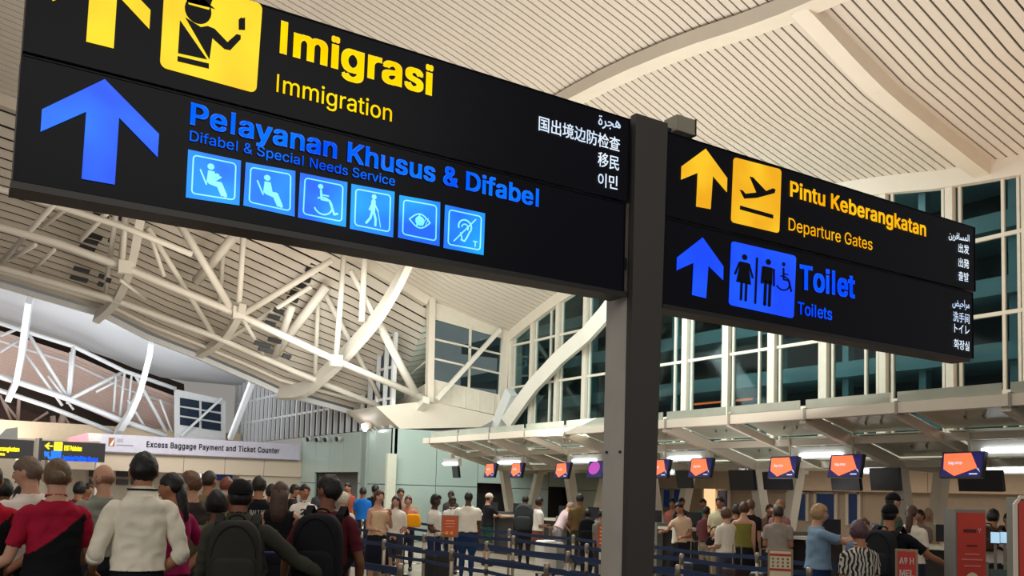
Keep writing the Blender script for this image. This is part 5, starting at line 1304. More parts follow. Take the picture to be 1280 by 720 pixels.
person(430, 616, 13.0, 'person in white with pale hat behind the maroon T-shirt', 30, 'light', ('short', (206, 196, 178)), ((226, 220, 210), 'short'), ((150, 140, 130), 'trousers'))
person(435, 604, 21.8, 'person in rust top standing in the grey doorway', 200, 'tan', ('short', (26, 22, 22)), ((150, 74, 58), 'short'), ((50, 50, 60), 'trousers'))
person(294, 600, 15.5, 'dark-haired woman far behind the green jacket cap', 150, 'tan', ('bob', (40, 30, 28)), ((150, 132, 116), 'short'), ((50, 50, 60), 'trousers'))
person(311, 601, 17.5, 'person in pale blue shirt far left of the white back print', 60, 'tan', ('short', (60, 44, 36)), ((150, 164, 176), 'short'), ((50, 50, 60), 'trousers'))
person(402, 604, 19.5, 'far man in charcoal just left of the maroon T-shirt head', 180, 'light', ('crop', (70, 52, 42)), ((70, 70, 74), 'short'), ((50, 50, 60), 'trousers'))
person(100, 603, 13.0, 'dark-haired woman far off between staff woman and bald man', 30, 'tan', ('bob', (30, 24, 24)), ((110, 50, 56), 'short'), ((50, 50, 60), 'trousers'))
person(110, 605, 15.0, 'distant person in brick red between staff woman and bald man', 140, 'tan', ('short', (40, 30, 26)), ((130, 60, 52), 'short'), ((50, 50, 60), 'trousers'))
# ---- in the maze and by the teal wall
person(454, 609, 20, 'person in bright blue T-shirt by the grey doorway', 0, 'brown', ('crop', (40, 30, 26)), ((30, 104, 190), 'short'), ((40, 44, 60), 'trousers'))
person(469, 606, 20.5, 'tall dark-haired man in black by the grey pilaster', 10, 'tan', ('short', (22, 20, 22)), ((32, 34, 42), 'short'), ((34, 36, 44), 'trousers'))
person(474, 613, 15, 'woman with brown hair and beige top wearing a dark skirt', 150, 'light', ('bob', (80, 58, 44)), ((214, 184, 150), 'tank'), ((30, 32, 46), 'skirt'), ('up', 'front'))
person(496, 620, 15.2, 'woman in white T-shirt and shorts with long dark hair', 195, 'light', ('long', (48, 34, 30)), ((226, 216, 202), 'elbow'), ((60, 62, 76), 'shorts'), ('clasp', 'clasp'), loose=1.4)
person(501, 611, 19.5, 'dark-haired man right behind the woman in white shorts', 170, 'tan', ('short', (30, 24, 24)), ((150, 120, 104), 'short'), ((40, 40, 50), 'trousers'), ('up', 'down'))
pb_ = person(511, 620, 18, 'woman in rose top carrying the orange bag', 185, 'light', ('bob', (96, 62, 48)), ((176, 116, 104), 'short'), ((40, 42, 56), 'trousers'), ('clasp', 'clasp'))
person(545, 619, 16, 'dark woman in white T-shirt bending her head beside the orange notice', 120, 'dark', ('afro', (22, 18, 18)), ((226, 220, 212), 'short'), ((40, 52, 84), 'jeans'), ('clasp', 'front'), turn=10, tilt=-10)
person(566, 621, 18.5, 'person with dark hair in white top behind the orange notice', 170, 'dark', ('short', (20, 18, 18)), ((220, 214, 206), 'short'), ((36, 40, 60), 'trousers'), ('clasp', 'down'))
person(564, 614, 22, 'far dark-haired man against the teal wall above the orange notice', 190, 'dark', ('short', (20, 18, 18)), ((60, 56, 58), 'short'), ((40, 40, 50), 'trousers'))
person(586, 615, 16.5, 'broad man in white T-shirt and blue jeans seen from behind', 8, 'dark', ('crop', (24, 20, 20)), ((230, 224, 210), 'short'), ((34, 58, 104), 'jeans'), ('front', 'down'), build=1.3, loose=1.3, shoe=(200, 196, 190))
person(611, 617, 20, 'man in light cap, black shirt and green shorts reaching to one side', 60, 'light', ('crop', (70, 54, 40)), ((34, 32, 38), 'short'), ((40, 84, 66), 'shorts'), ('reach', 'reach'), extra={'cap': ((196, 180, 160), False)})
q1 = person(657, 619, 20, 'man in grey T-shirt wearing a big dark backpack near the first counter', 5, 'tan', ('crop', (34, 28, 26)), ((96, 84, 80), 'short'), ((44, 44, 50), 'trousers'), ('front', 'front'), build=1.1)
backpack(q1, 'bulging charcoal backpack on the man near the first counter', (58, 62, 64), .42, .56, .28)
person(674, 622, 19, 'dark-haired woman in white blouse and brown skirt', 70, 'tan', ('bob', (24, 20, 20)), ((228, 224, 216), 'elbow'), ((118, 70, 54), 'miniskirt'), ('front', 'front'))
person(698, 634, 20.5, 'pale-haired person in pink and white bending over luggage', 60, 'pink', ('short', (170, 140, 120)), ((216, 188, 190), 'short'), ((150, 140, 140), 'trousers'), ('low', 'low'), lean=(0, 30))
q2 = person(725, 617, 18, 'man in olive shirt standing with black backpack on one shoulder', -6, 'brown', ('crop', (24, 20, 20)), ((104, 84, 52), 'short'), ((60, 62, 44), 'trousers'), ('front', 'down'), build=1.12)
q3 = person(735, 628, 17.4, 'short person hidden behind the black bag of the olive man', 0, 'tan', ('short', (22, 20, 22)), ((34, 34, 40), 'short'), ((38, 38, 46), 'trousers'), height=1.35)
backpack(q3, 'black rounded backpack right of the olive shirt', (24, 24, 28), .34, .5, .26)
person(753, 637, 16.3, 'child with black hair beside the red striped notice post', 10, 'tan', ('short', (20, 18, 20)), ((120, 118, 116), 'short'), ((50, 50, 60), 'trousers'))
person(841, 624, 20, 'dark-haired man in pale red top beyond the sign post', 190, 'tan', ('short', (24, 20, 20)), ((190, 120, 108), 'short'), ((44, 44, 54), 'trousers'), ('up', 'down'))
person(852, 623, 21, 'man with black hair looking over the counter beyond the sign post', 160, 'tan', ('short', (20, 18, 18)), ((70, 60, 60), 'short'), ((44, 44, 54), 'trousers'))
person(848, 634, 16.5, 'staff woman in white jacket with black hair seen from the side', 80, 'tan', ('pony', (22, 18, 20)), ((222, 216, 206), 'long'), ((34, 32, 38), 'skirt'), ('front', 'front'))
person(857, 628, 16.0, 'man in sand shirt with dark sash leaning on the counter', 200, 'tan', ('short', (24, 20, 20)), ((198, 168, 142), 'short'), ((30, 30, 36), 'trousers'), ('front', 'reach'), lean=(8, 6))
person(879, 624, 20, 'person in teal shirt behind the leaning column', 180, 'tan', ('short', (30, 26, 26)), ((74, 122, 120), 'short'), ((50, 50, 60), 'trousers'))
person(883, 633, 17, 'person in maroon shirt and light trousers facing the counter', 30, 'brown', ('crop', (22, 18, 18)), ((104, 56, 62), 'short'), ((176, 158, 136), 'trousers'), ('front', 'down'))
person(900, 621, 16.5, 'tall man in floral cream shirt facing this way', 185, 'tan', ('short', (28, 22, 22)), ((206, 196, 164), 'short'), ((170, 156, 128), 'trousers'), ('clasp', 'front'), turn=15)
person(908, 635, 13.6, 'brown-haired woman in white T-shirt holding a dark bag before her', -40, 'light', ('bob', (96, 62, 42)), ((222, 214, 198), 'elbow'), ((70, 72, 84), 'trousers'), ('front', 'reach'), loose=1.3)
person(930, 628, 14.5, 'brown-haired woman in olive tank top seen from behind', 4, 'light', ('bob', (78, 52, 38)), ((128, 122, 58), 'tank'), ((30, 30, 34), 'skirt'), ('front', 'down'))
person(921, 631, 15.4, 'dark-haired woman with black cardigan left of the olive tank top', 40, 'tan', ('bob', (46, 34, 30)), ((40, 38, 42), 'long'), ((36, 36, 42), 'trousers'), ('front', 'front'))
person(938, 625, 16, 'man in black behind the olive tank top', 10, 'light', ('short', (104, 68, 48)), ((34, 32, 36), 'short'), ((34, 34, 40), 'trousers'))
person(973, 633, 13.5, 'person in grey T-shirt with dark tousled hair seen from behind', 2, 'tan', ('short', (50, 38, 32)), ((150, 140, 130), 'short'), ((44, 46, 54), 'trousers'), ('front', 'front'), build=1.1, loose=1.3)
person(962, 631, 17, 'dark-haired person behind the grey T-shirt', 150, 'tan', ('short', (34, 28, 26)), ((130, 96, 90), 'short'), ((40, 40, 50), 'trousers'))
person(975, 625, 15.6, 'fair-haired woman with long hair past the grey T-shirt', 30, 'light', ('long', (150, 112, 84)), ((156, 110, 112), 'short'), ((60, 56, 64), 'trousers'))
pc = person(1023, 631, 10.3, 'blond woman in light blue T-shirt raising a phone', 75, 'light', ('bob', (172, 138, 96)), ((124, 152, 178), 'short'), ((30, 52, 96), 'jeans'), (((.05, .85, -.35), (-.1, 1, .3)), ((.1, .9, -.3), (-.1, 1, .3))), fine=1, build=1.15, loose=1.25, turn=0)
ch = person(1074, 652, 8.2, 'purple-haired child in black and white patterned top by the phone woman', -30, 'tan', ('bob', (84, 56, 70)), ((170, 160, 140), 'short'), ((150, 140, 130), 'shorts'), ('front', 'front'), fine=1)
pat = mat('cloth_pattern', (200, 196, 184), .85)
_nt = pat.node_tree; _w = _nt.nodes.new('ShaderNodeTexWave'); _w.inputs['Scale'].default_value = 9; _w.inputs['Distortion'].default_value = 9; _w.inputs['Detail'].default_value = 2
_r = _nt.nodes.new('ShaderNodeValToRGB'); _r.color_ramp.interpolation = 'CONSTANT'; _r.color_ramp.elements[0].color = (.012, .012, .014, 1); _r.color_ramp.elements[1].color = (.5, .47, .4, 1); _r.color_ramp.elements[1].position = .5
_t = _nt.nodes.new('ShaderNodeTexCoord'); _nt.links.new(_t.outputs['Object'], _w.inputs['Vector']); _nt.links.new(_w.outputs[0], _r.inputs[0]); _nt.links.new(_r.outputs[0], _nt.nodes['Principled BSDF'].inputs['Base Color'])
for _c in ch['root'].children:
    if _c.name.startswith('shirt'): _c.data.materials[0] = pat
person(1079, 648, 10.2, 'short brown-haired child in blue looking down', 185, 'light', ('short', (86, 58, 44)), ((96, 116, 146), 'short'), ((40, 50, 90), 'jeans'), ('clasp', 'clasp'), tilt=-20)
person(1115, 617, 12.6, 'tall man in black cap and green top beyond the black T-shirt', 60, 'light', ('crop', (40, 30, 26)), ((66, 84, 70), 'short'), ((40, 42, 50), 'trousers'), ('front', 'front'), extra={'cap': ((26, 26, 30), False)}, fine=1)
pk = person(1112, 631, 9.2, 'man in black T-shirt and black cap with backpack, arm stretched towards the counter', 20, 'tan', ('crop', (22, 20, 20)), ((24, 26, 34), 'short'), ((30, 32, 40), 'trousers'), (('front'), ((.75, .5, -.7), (.6, .8, -.45))), fine=1, build=1.12, extra={'cap': ((22, 22, 26), True)})
backpack(pk, 'charcoal backpack on the man in black near the counter', (40, 42, 46), .32, .48, .2)
person(1139, 632, 11.6, 'woman with brown ponytail and white top beside the black T-shirt', 20, 'light', ('pony', (76, 52, 40)), ((222, 212, 196), 'short'), ((40, 44, 60), 'jeans'), ('front', 'front'), fine=1)
person(1150, 638, 15, 'distant dark-haired woman between the brown ponytail and the leaning column', 190, 'tan', ('bob', (26, 22, 24)), ((140, 120, 110), 'short'), ((40, 40, 50), 'trousers'))
person(1160, 636, 15.5, 'distant pale-haired person left of the leaning column', 170, 'light', ('long', (186, 160, 130)), ((196, 176, 150), 'short'), ((90, 90, 96), 'trousers'))
qs = person(1241, 637, 13, 'staff member with black hair and bag between the red kiosks', 20, 'tan', ('short', (24, 22, 24)), ((196, 190, 180), 'short'), ((34, 34, 40), 'trousers'), ('front', 'front'))
backpack(qs, 'small black and tan backpack between the red kiosks', (70, 50, 44), .28, .34, .14, zc_=.76)
person(1261, 641, 13.5, 'black-haired person beside the second red kiosk', 150, 'tan', ('short', (26, 22, 24)), ((206, 200, 192), 'short'), ((34, 34, 40), 'trousers'))
# ================================================================== queue barriers, notices, kiosks, luggage
m_steel = mat('post_steel', (158, 148, 134), .35, .6); m_belt = mat('belt_blue', (28, 50, 88), .7); m_hd = mat('post_head', (34, 34, 38), .4)
def stanchion_parts(t):
    b = MB(); b.lathe((0, 0, 0), [(.17, 0), (.17, .012), (.12, .03), (.04, .045)], 18); o = b.build('base', m_steel, None, True); o.parent = t
    b = MB(); b.lathe((0, 0, 0), [(.024, .04), (.024, .86)], 12); o = b.build('pole', m_steel, None, True); o.parent = t
    b = MB(); b.lathe((0, 0, 0), [(.03, .84), (.032, .95), (.018, .965)], 12); o = b.build('head', m_steel, None, True); o.parent = t
    for z in (.55,):
        b = MB(); b.lathe((0, 0, 0), [(.029, z-.04), (.029, z+.04)], 12); o = b.build('belt_clip', m_hd, None, True); o.parent = t
def belt(t, dx, dy, z):
    n = 8; pts = [Vector((dx*i/n, dy*i/n, z-.018*math.sin(PI*i/n))) for i in range(n+1)]
    L = math.hypot(dx, dy); s = .036/L
    pts = [Vector((p.x*(1-2*s)+dx*s, p.y*(1-2*s)+dy*s, p.z)) for p in pts]
    b = MB(); V = []; F = []
    nx, ny = -dy/L*.002, dx/L*.002
    for p in pts: V += [(p.x+nx, p.y+ny, p.z-.026), (p.x-nx, p.y-ny, p.z-.026), (p.x-nx, p.y-ny, p.z+.026), (p.x+nx, p.y+ny, p.z+.026)]
    for i in range(n):
        a = i*4; F += [(a+k, a+(k+1) % 4, a+4+(k+1) % 4, a+4+k) for k in range(4)]
    F += [(3, 2, 1, 0), tuple(n*4+k for k in range(4))]
    b.add(V, F); o = b.build('belt', m_belt, None); o.parent = t
proto = None
rows = [(3.6, [7.6, 9.6, 11.6, 13.6]), (5.05, [5.4, 7.35, 9.3, 11.2, 13.2, 15.2]), (6.35, [5.0, 6.9, 8.8, 10.7, 12.6, 14.6, 16.6]), (7.6, [6.3, 8.2, 10.1, 12.0, 14.0, 16.0, 18.0]), (8.9, [6.2, 8.2, 10.2, 12.2, 14.2, 16.2, 18.2])]
ordn = ['nearest', 'second nearest', 'third', 'fourth', 'fifth', 'sixth', 'seventh', 'eighth']
rown = ['front row of the queue maze', 'second row of the queue maze', 'third row of the queue maze', 'fourth row of the queue maze', 'last row of the maze, next to the counters']
for ri, (X, ys) in enumerate(rows):
    for i, y in enumerate(ys):
        lab = 'steel belt post, %s in the %s' % (ordn[i], rown[ri])
        t = bpy.data.objects.new('stanchion', None); COL.objects.link(t); t['label'] = lab; t['category'] = 'barrier'; t['group'] = 'belt posts of the queue maze'
        WM[t.name] = Matrix.Identity(4)
        if proto is None: stanchion_parts(t); proto = [c for c in t.children]
        else:
            for c in proto: k = c.copy(); COL.objects.link(k); k.parent = t
        if i+1 < len(ys):
            for z in (.9, .55): belt(t, 0, ys[i+1]-y, z)
        t.location = (X, y, 0)

# notices on posts
m_or = mat('notice_orange', (206, 92, 52), .5); m_gold = mat('notice_frame', (150, 130, 104), .4, .3)
def notice(u, v0, v1, w, D, label, mface, face_yaw=0, kind='orange'):
    p = ground(u, D); zt = EYE+(hor(u)-v0)*D/F_PX; zb = EYE+(hor(u)-v1)*D/F_PX
    a = az(u)+face_yaw; t = thing('notice_stand', label, 'sign', p, -a)
    W_ = WM[t.name]
    def L(x, y, z): return W_ @ Vector((x, y, z))
    R_ = W_.to_3x3()
    b = MB(); b.box(L(0, 0, (zt+zb)/2), (w, .03, zt-zb), R_); b.build('frame', m_gold, t)
    b = MB(); b.box(L(0, -.018, (zt+zb)/2), (w-.04, .006, zt-zb-.04), R_); f = b.build('poster', mface, t)
    b = MB(); b.tube([L(0, .0, 0.03), L(0, .0, zb)], .02, 10); b.build('pole', m_steel, t, True)
    b = MB(); b.lathe(L(0, 0, 0), [(.15, 0), (.15, .012), (.04, .035)], 16); b.build('base', m_steel, t, True)
    return t, L, zt, zb, f, R_
t, L, zt, zb, f, R_ = notice(564, 644, 671, .29, 15.2, 'orange notice in bronze frame on a steel pole in the queue maze', m_or)
mw = mat('notice_ink', (240, 190, 150), .6)
for k, (w, s_) in enumerate(((.15, .012), (.17, .008), (.13, .008))):
    b = MB(); b.box(L(0, -.024, zt-.09-k*.05), (w, .004, s_), R_); b.build('text_line', mw, t)
for dx in (-.05, .03): b = MB(); b.box(L(dx, -.024, zb+.07), (.05, .004, .05), R_); b.build('pictogram', mat('notice_yellow', (244, 170, 60), .6), t)
t, L, zt, zb, f, R_ = notice(752, 654, 684, .11, 12.9, 'narrow red notice strip on a thick copper pole beside the sign post', mat('notice_red', (206, 74, 52), .5))
for k in range(5): b = MB(); b.box(L(0, -.024, zt-.06-k*.055), (.03, .004, .02), R_); b.build('text_line', mw, t)
t, L, zt, zb, f, R_ = notice(976, 686, 735, .24, 9.0, 'cream rules board with red bands and small symbols in the queue', mat('board_cream', (212, 200, 168), .5), 0)
for z_ in (zt-.055, zt-.2): b = MB(); b.box(L(0, -.024, z_), (.2, .004, .022), R_); b.build('red_band', mat('band_red', (176, 40, 40), .6), t)
for j in range(3):
    for i in range(4): b = MB(); b.box(L(-.07+i*.047, -.024, zt-.095-j*.035), (.018, .004, .018), R_); b.build('symbol', mat('symbol_ink', (110, 80, 66), .6), t)
t, L, zt, zb, f, R_ = notice(1133, 686, 737, .19, 8.2, 'small red gate notice with white letters beside the black T-shirt man', mat('gate_red', (184, 48, 44), .5))
for s_, z_ in (('A9 H', zt-.13), ('MEL', zt-.24)):
    text('lettering', s_, L(-.06, -.024, z_), L(.06, -.024, z_), (0, 0, .055), m_whit if False else mat('ink_white', (236, 226, 220), .6), t, R_ @ Vector((0, -.003, 0)), .03)

# red kiosks
m_kred = mat('kiosk_red', (198, 62, 48), .45); m_kgr = mat('kiosk_grey', (128, 128, 122), .5)
def kiosk(u, v, D, w, label, yaw, d=.22):
    p = ground(u, D); zt = EYE+(hor(u)-v)*D/F_PX; a = az(u)+math.radians(yaw); t = thing('information_kiosk', label, 'kiosk', p, -a); W_ = WM[t.name]; R_ = W_.to_3x3()
    def L(x, y, z): return W_ @ Vector((x, y, z))
    b = MB(); b.box(L(0, d/2, zt/2), (w, d, zt), R_); b.build('cabinet', m_kgr, t)
    b = MB(); b.box(L(0, -.012, zt/2+.01), (w-.03, .02, zt-.08), R_); b.build('red_front', m_kred, t)
    return t, L, R_, zt
t, L, R_, zt = kiosk(1213, 637, 8.6, .29, 'tall red kiosk with white oval and grey side left of the nearest counter screens', -28)
ink = mat('kiosk_ink', (92, 24, 28), .6); inkw = mat('kiosk_pale', (232, 214, 204), .6)
b = MB(); b.box(L(-.02, -.025, zt-.2), (.12, .004, .03), R_); b.build('dark_wordmark', ink, t)
text('lettering', 'Y', L(.055, -.026, zt-.215), L(.085, -.026, zt-.215), (0, 0, .04), inkw, t, R_ @ Vector((0, -.003, 0)), .03)
for z_, w_ in ((.34, .1), (.42, .14), (.47, .2), (.53, .16)): b = MB(); b.box(L(0, -.025, zt-z_), (w_, .004, .014), R_); b.build('text_line', ink if z_ < .4 else mat('kiosk_rose', (220, 130, 120), .6), t)
b = MB(); b.prism([L(math.cos(k*PI/14)*.085, -.023, zt-.74+math.sin(k*PI/14)*.15) for k in range(28)], R_ @ Vector((0, -.005, 0))); ov = b.build('white_oval', mat('oval_cream', (226, 216, 196), .5), t)
for x, z_, w_, h_2 in ((-.03, -.69, .028, .1), (.03, -.75, .026, .05), (0, -.8, .1, .014), (0, -.84, .07, .01)): b = MB(); b.box(L(x, -.03, zt+z_), (w_, .004, h_2), R_); b.build('oval_mark', ink, ov)
t, L, R_, zt = kiosk(1294, 622, 7.6, .3, 'second red kiosk with rounded cream frame at the picture edge', -20)
b = MB(); b.sweep([L(-.16, -.01, .02), L(-.16, -.01, zt-.06), L(-.12, -.01, zt+.0), L(.12, -.01, zt+.0), L(.16, -.01, zt-.06), L(.16, -.01, .02)], .03, .03, up=R_ @ Vector((0, 1, 0))); b.build('frame', m_beam, t)
for k in range(3):
    b = MB(); b.prism([L(math.cos(a*PI/14)*.06-.03, -.023, zt-.34-k*.2+math.sin(a*PI/14)*.075) for a in range(28)], R_ @ Vector((0, -.005, 0))); ov = b.build('white_oval', mat('oval_cream', (226, 216, 196), .5), t)
    b = MB(); b.box(L(-.03, -.03, zt-.33-k*.2), (.04, .004, .05), R_); b.build('oval_mark', ink, ov)
for z_, w_ in ((.12, .1), (.17, .14), (.22, .12)): b = MB(); b.box(L(-.02, -.025, zt-z_), (w_, .004, .014), R_); b.build('text_line', mat('kiosk_rose', (220, 130, 120), .6), t)
# twin tablets on the counter near the kiosk
for i, (u, lab) in enumerate(((1244, 'left bright tablet screen between the red kiosks'), (1256, 'right bright tablet screen between the red kiosks'))):
    p = P(u, 672, D=9.6); t = thing('tablet_screen', lab, 'screen', (p.x, p.y, 0), -az(u)); W_ = WM[t.name]; R_ = W_.to_3x3()
    b = MB(); b.box(W_ @ Vector((0, 0, p.z)), (.095, .02, .13), R_); b.build('case', m_case, t)
    b = MB(); b.box(W_ @ Vector((0, -.012, p.z)), (.085, .004, .115), R_); b.build('display', mat('tablet_glow', (170, 205, 230), .4, emit=((170, 208, 235), .8)), t)
    b = MB(); b.box(W_ @ Vector((0, .02, (p.z-.06)/2)), (.03, .03, p.z-.06), R_); b.build('stand', m_steel, t)
# glass gate post group by the kiosks
for u, lab in ((1250, 'slim grey glass gate frame below the tablets'),):
    p = ground(u, 9.2); t = thing('gate_frame', lab, 'gate', p, -az(u)); W_ = WM[t.name]; R_ = W_.to_3x3()
    for x in (-.12, .08): b = MB(); b.box(W_ @ Vector((x, 0, .53)), (.025, .03, 1.06), R_); b.build('upright', m_steel, t)
    b = MB(); b.box(W_ @ Vector((-.02, 0, .56)), (.17, .01, .9), R_); b.build('glass', mat('gate_glass', (84, 100, 98), .2), t)

# trolleys and suitcases
def trolley(p, rz, label, bar=(60, 60, 62), hz=1.0):
    t = thing('luggage_trolley', label, 'trolley', (p.x, p.y, 0), rz, 'luggage trolleys in the queue'); W_ = WM[t.name]
    def L(x, y, z): return W_ @ Vector((x, y, z))
    b = MB(); b.tube([L(-.25, 0, .12), L(-.25, -.04, hz-.05), L(-.22, -.06, hz), L(.22, -.06, hz), L(.25, -.04, hz-.05), L(.25, 0, .12)], .014, 8); b.build('handle_frame', m_steel, t, True)
    b = MB(); b.tube([L(-.2, -.06, hz), L(.2, -.06, hz)], .02, 10); b.build('grip', mat('grip_%d' % bar[2], bar, .5), t, True)
    for x in (-.22, 0, .22): b = MB(); b.tube([L(x, 0, .13), L(x*.8, .75, .13)], .012, 6); b.build('deck_bar', m_steel, t, True)
    b = MB(); b.bar(L(-.24, .3, .13), L(.24, .3, .13), .02, .02); b.bar(L(-.2, .72, .13), L(.2, .72, .13), .02, .02); b.build('cross_bar', m_steel, t, kind='stuff')
    for x, y in ((-.24, .02), (.24, .02), (0, .7)): b = MB(); b.tube([L(x-.02, y, .06), L(x+.02, y, .06)], .06, 12); b.build('wheel', m_hd, t, True)
    return t
def suitcase(p, rz, label, rgb, w=.42, d=.26, H=.62, z0=.05, hand=True):
    t = thing('suitcase', label, 'suitcase', (p.x, p.y, z0-.05), rz, 'suitcases of the queue'); W_ = WM[t.name]
    m_ = mat('case_%02x%02x%02x' % rgb, rgb, .45)
    V, F = rbox((0, 0, .05+H/2), (w, d, H), e=.22); b = MB(); b.add([W_ @ p_ for p_ in V], F); b.build('shell', m_, t, True)
    if hand:
        b = MB(); b.tube([W_ @ Vector((x, .0, z)) for x, z in ((-.1, H), (-.1, H+.36), (.1, H+.36), (.1, H))], .009, 6); b.build('pull_handle', m_steel, t)
    for x in (-w/2+.05, w/2-.05):
        for y in (-.08, .08): b = MB(); b.tube([W_ @ Vector((x-.012, y, .03)), W_ @ Vector((x+.012, y, .03))], .03, 10); b.build('wheel', m_hd, t)
    return t
suitcase(ground(188, 5.25), -az(188), 'black suitcase with bright pull handle held by the man in white shirt', (30, 30, 34), H=.58)
trolley(ground(392, 5.35)+Vector((0, 0, 0)), -az(392), 'luggage trolley under the olive jacket sleeve', hz=.98)
trolley(ground(357, 8.4), -az(357), 'trolley with dark blue grip behind the long-haired woman', (30, 40, 96), 1.02)
suitcase(ground(357, 9.0)+Vector((-.5, .2, 0)), -az(357), 'blue suitcase left of the long-haired woman', (34, 60, 110))
suitcase(ground(684, settle(684, 18)), .3, 'white upright suitcase by the woman in brown skirt', (222, 220, 214), H=.66)
suitcase(ground(694, settle(694, 18.5)), .3, 'pale grey suitcase behind the white one', (170, 170, 168), H=.6)
suitcase(ground(478, settle(478, 15.8)), .3, 'small grey suitcase by the beige top woman', (96, 96, 100), H=.5)
suitcase(ground(551, settle(551, 14.2)), .3, 'black suitcase before the orange notice', (30, 30, 34), H=.6)
suitcase(ground(922, settle(922, 13.4)), .1, 'dark suitcase with red top by the olive tank woman', (50, 30, 34), H=.6)
suitcase(ground(957, settle(957, 12.6)), .1, 'black suitcase with tall handle before the grey T-shirt', (30, 32, 36), H=.6)
suitcase(ground(870, settle(870, 14.2)), .1, 'navy suitcase behind the belts past the sign post', (36, 40, 56), H=.6)
suitcase(ground(1088, 7.9), .1, 'grey-blue suitcase before the child in blue', (96, 112, 130), H=.6)
def handbag(p, label, rgb, w=.3, H=.3, rz=0.):
    t = thing('handbag', label, 'bag', p, rz); W_ = WM[t.name]; V, F = rbox((0, 0, H/2), (w, .14, H), e=.4, fn=lambda q_: Vector((q_.x*(1-.25*q_.z/H), q_.y, q_.z)))
    b = MB(); b.add([W_ @ q_ for q_ in V], F); b.build('bag_body', cloth(rgb), t, True)
    b = MB(); b.tube([W_ @ Vector((math.cos(a)*w*.28, 0, H*.95+math.sin(a)*.16)) for a in [PI*k/8 for k in range(9)]], .01, 6); b.build('strap', cloth(rgb), t, True)
handbag(P(516, 659, D=17.6), 'bright orange bag held in front of the woman in rose', (246, 160, 24), .34, .26, -az(516))
handbag(P(893, 682, D=14.2), 'dark clutch bag held by the woman in white T-shirt', (34, 30, 34), .3, .14, -az(893))
# phone held up
p = pc['wr'][1]; h = pc['h']
wpt = WM[pc['root'].name] @ (p[0]+p[1]*.06*h)
t = thing('phone', 'dark smartphone held up by the blond woman in light blue', 'phone', wpt, -az(1060)); W_ = WM[t.name]
b = MB(); b.box(wpt+Vector((0, 0, .05)), (.075, .01, .15), W_.to_3x3()); b.build('phone_body', m_case, t)
b = MB(); b.box(wpt+W_.to_3x3() @ Vector((0, -.007, .05)), (.066, .003, .136), W_.to_3x3()); b.build('display', mat('phone_glow', (120, 130, 150), .3, emit=((140, 150, 170), .3)), t)

# far direction signs hanging over the queue
m_fy = mat('far_sign_yellow', (230, 220, 40), .5, emit=((236, 224, 40), .9)); m_fb = mat('far_sign_blue', (20, 120, 235), .5, emit=((10, 120, 240), .8)); m_fk = mat('far_sign_black', (34, 36, 40), .4)
def far_sign(Yp, q, label):
    tl, tr, br, bl = [P(a, b_, Y=Yp) for a, b_ in q]; x0, x1 = tl.x, tr.x; z1 = (tl.z+tr.z)/2; z0 = (bl.z+br.z)/2
    t = thing('hanging_sign', label, 'sign', ((x0+x1)/2, Yp, z0)); b = MB(); b.lohi((x0, Yp, z0), (x1, Yp+.12, z1)); b.build('light_box', m_fk, t)
    return t, x0, x1, z0, z1
YS = 17.0
t, x0, x1, z0, z1 = far_sign(YS, ((-48, 548), (43, 549), (43, 574), (-48, 571)), 'far black direction sign with two yellow lines at the picture edge')
text('lettering', 'Domestik Keberangkatan', (x0+.15, YS, z0+(z1-z0)*.38), (P(24, 565, Y=YS).x, YS, z0+(z1-z0)*.38), (0, 0, .075), m_fy, t, (0, -.01, 0), .03)
text('lettering', 'Departures', (x0+.5, YS, z0+(z1-z0)*.14), (P(6, 570, Y=YS).x, YS, z0+(z1-z0)*.14), (0, 0, .05), m_fy, t, (0, -.01, 0), .02)
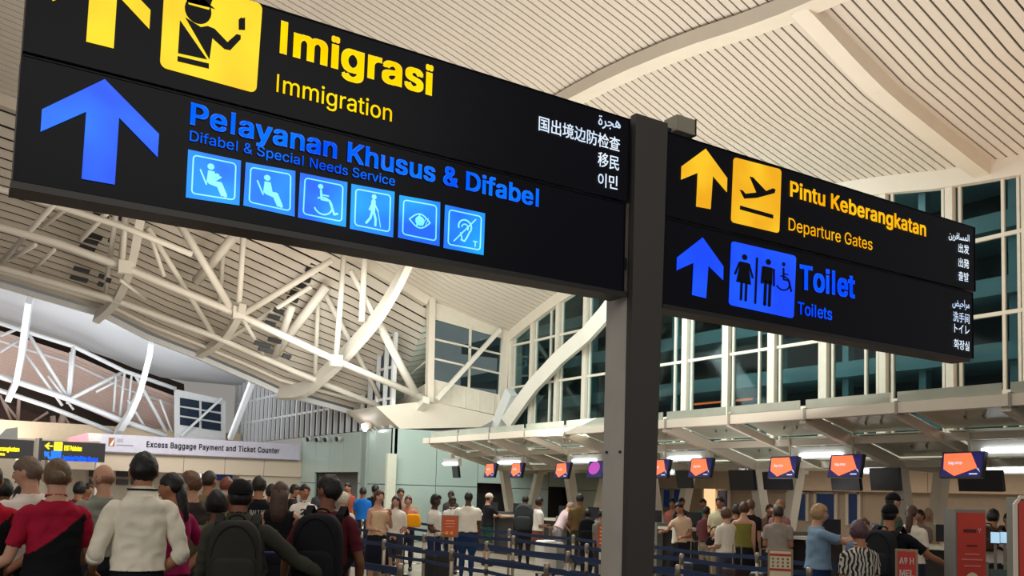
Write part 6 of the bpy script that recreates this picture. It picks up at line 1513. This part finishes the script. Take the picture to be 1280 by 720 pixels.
b = MB(); b.lohi((x1+.02, YS+.02, 0), (x1+.07, YS+.1, z1+.04)); b.build('support_pole', mat('pole_pale', (196, 194, 188), .4), t)
t, x0, x1, z0, z1 = far_sign(YS, ((53, 550), (132, 555), (131, 579), (53, 574)), 'far black direction sign with yellow and blue lines and arrows')
b = MB(); b.lohi((x0-.04, YS+.02, 0), (x0-.0, YS+.1, z1+.04)); b.build('support_pole', mat('pole_dark', (60, 58, 58), .4), t)
def FX(u): return P(u, 562, Y=YS).x
zm = (z0+z1)/2
mp = lambda x, y: Vector((FX(55)+(FX(66)-FX(55))*x, YS-.004, z1-.02-(z1-zm-.03)*y))
g = Glyph(mp, .0); g.poly([(0, .5), (.5, .05), (.65, .15), (.42, .4), (1, .4), (1, .6), (.42, .6), (.65, .85), (.5, .95)]); g.build('yellow_arrow', m_fy, t)
g = Glyph(lambda x, y: Vector((FX(67)+(FX(78)-FX(67))*x, YS-.004, z1-.01-(z1-zm-.01)*y)), .0); g.poly(rrect(0, 0, 1, 1, .08, 3)); g.build('yellow_symbol', m_fy, t)
g = Glyph(lambda x, y: Vector((FX(54)+(FX(64)-FX(54))*x, YS-.004, zm-.01-(zm-z0-.01)*y)), .0); g.poly([(.1, .05), (.9, .1), (.7, .3), (1, .75), (.8, .95), (.45, .5), (.25, .75)]); g.build('blue_arrow', m_fb, t)
g = Glyph(lambda x, y: Vector((FX(64)+(FX(77)-FX(64))*x, YS-.004, zm-.0-(zm-z0-.0)*y)), .0); g.poly(rrect(0, 0, 1, 1, .08, 3)); g.build('blue_symbol', m_fb, t)
text('lettering', 'EXIT Pelabuhan', (FX(80), YS, z1-.15), (FX(102), YS, z1-.15), (0, 0, .085), m_fy, t, (0, -.01, 0), .03)
text('lettering', 'Layanan Fasilitas Khusus', (FX(79), YS, zm-.16), (FX(123), YS, zm-.16), (0, 0, .085), m_fb, t, (0, -.01, 0), .02)
text('lettering', 'Special Facilities Service', (FX(79), YS, z0+.035), (FX(109), YS, z0+.035), (0, 0, .055), m_fb, t, (0, -.01, 0), .01)

bpy.data.scenes.remove(TMP)
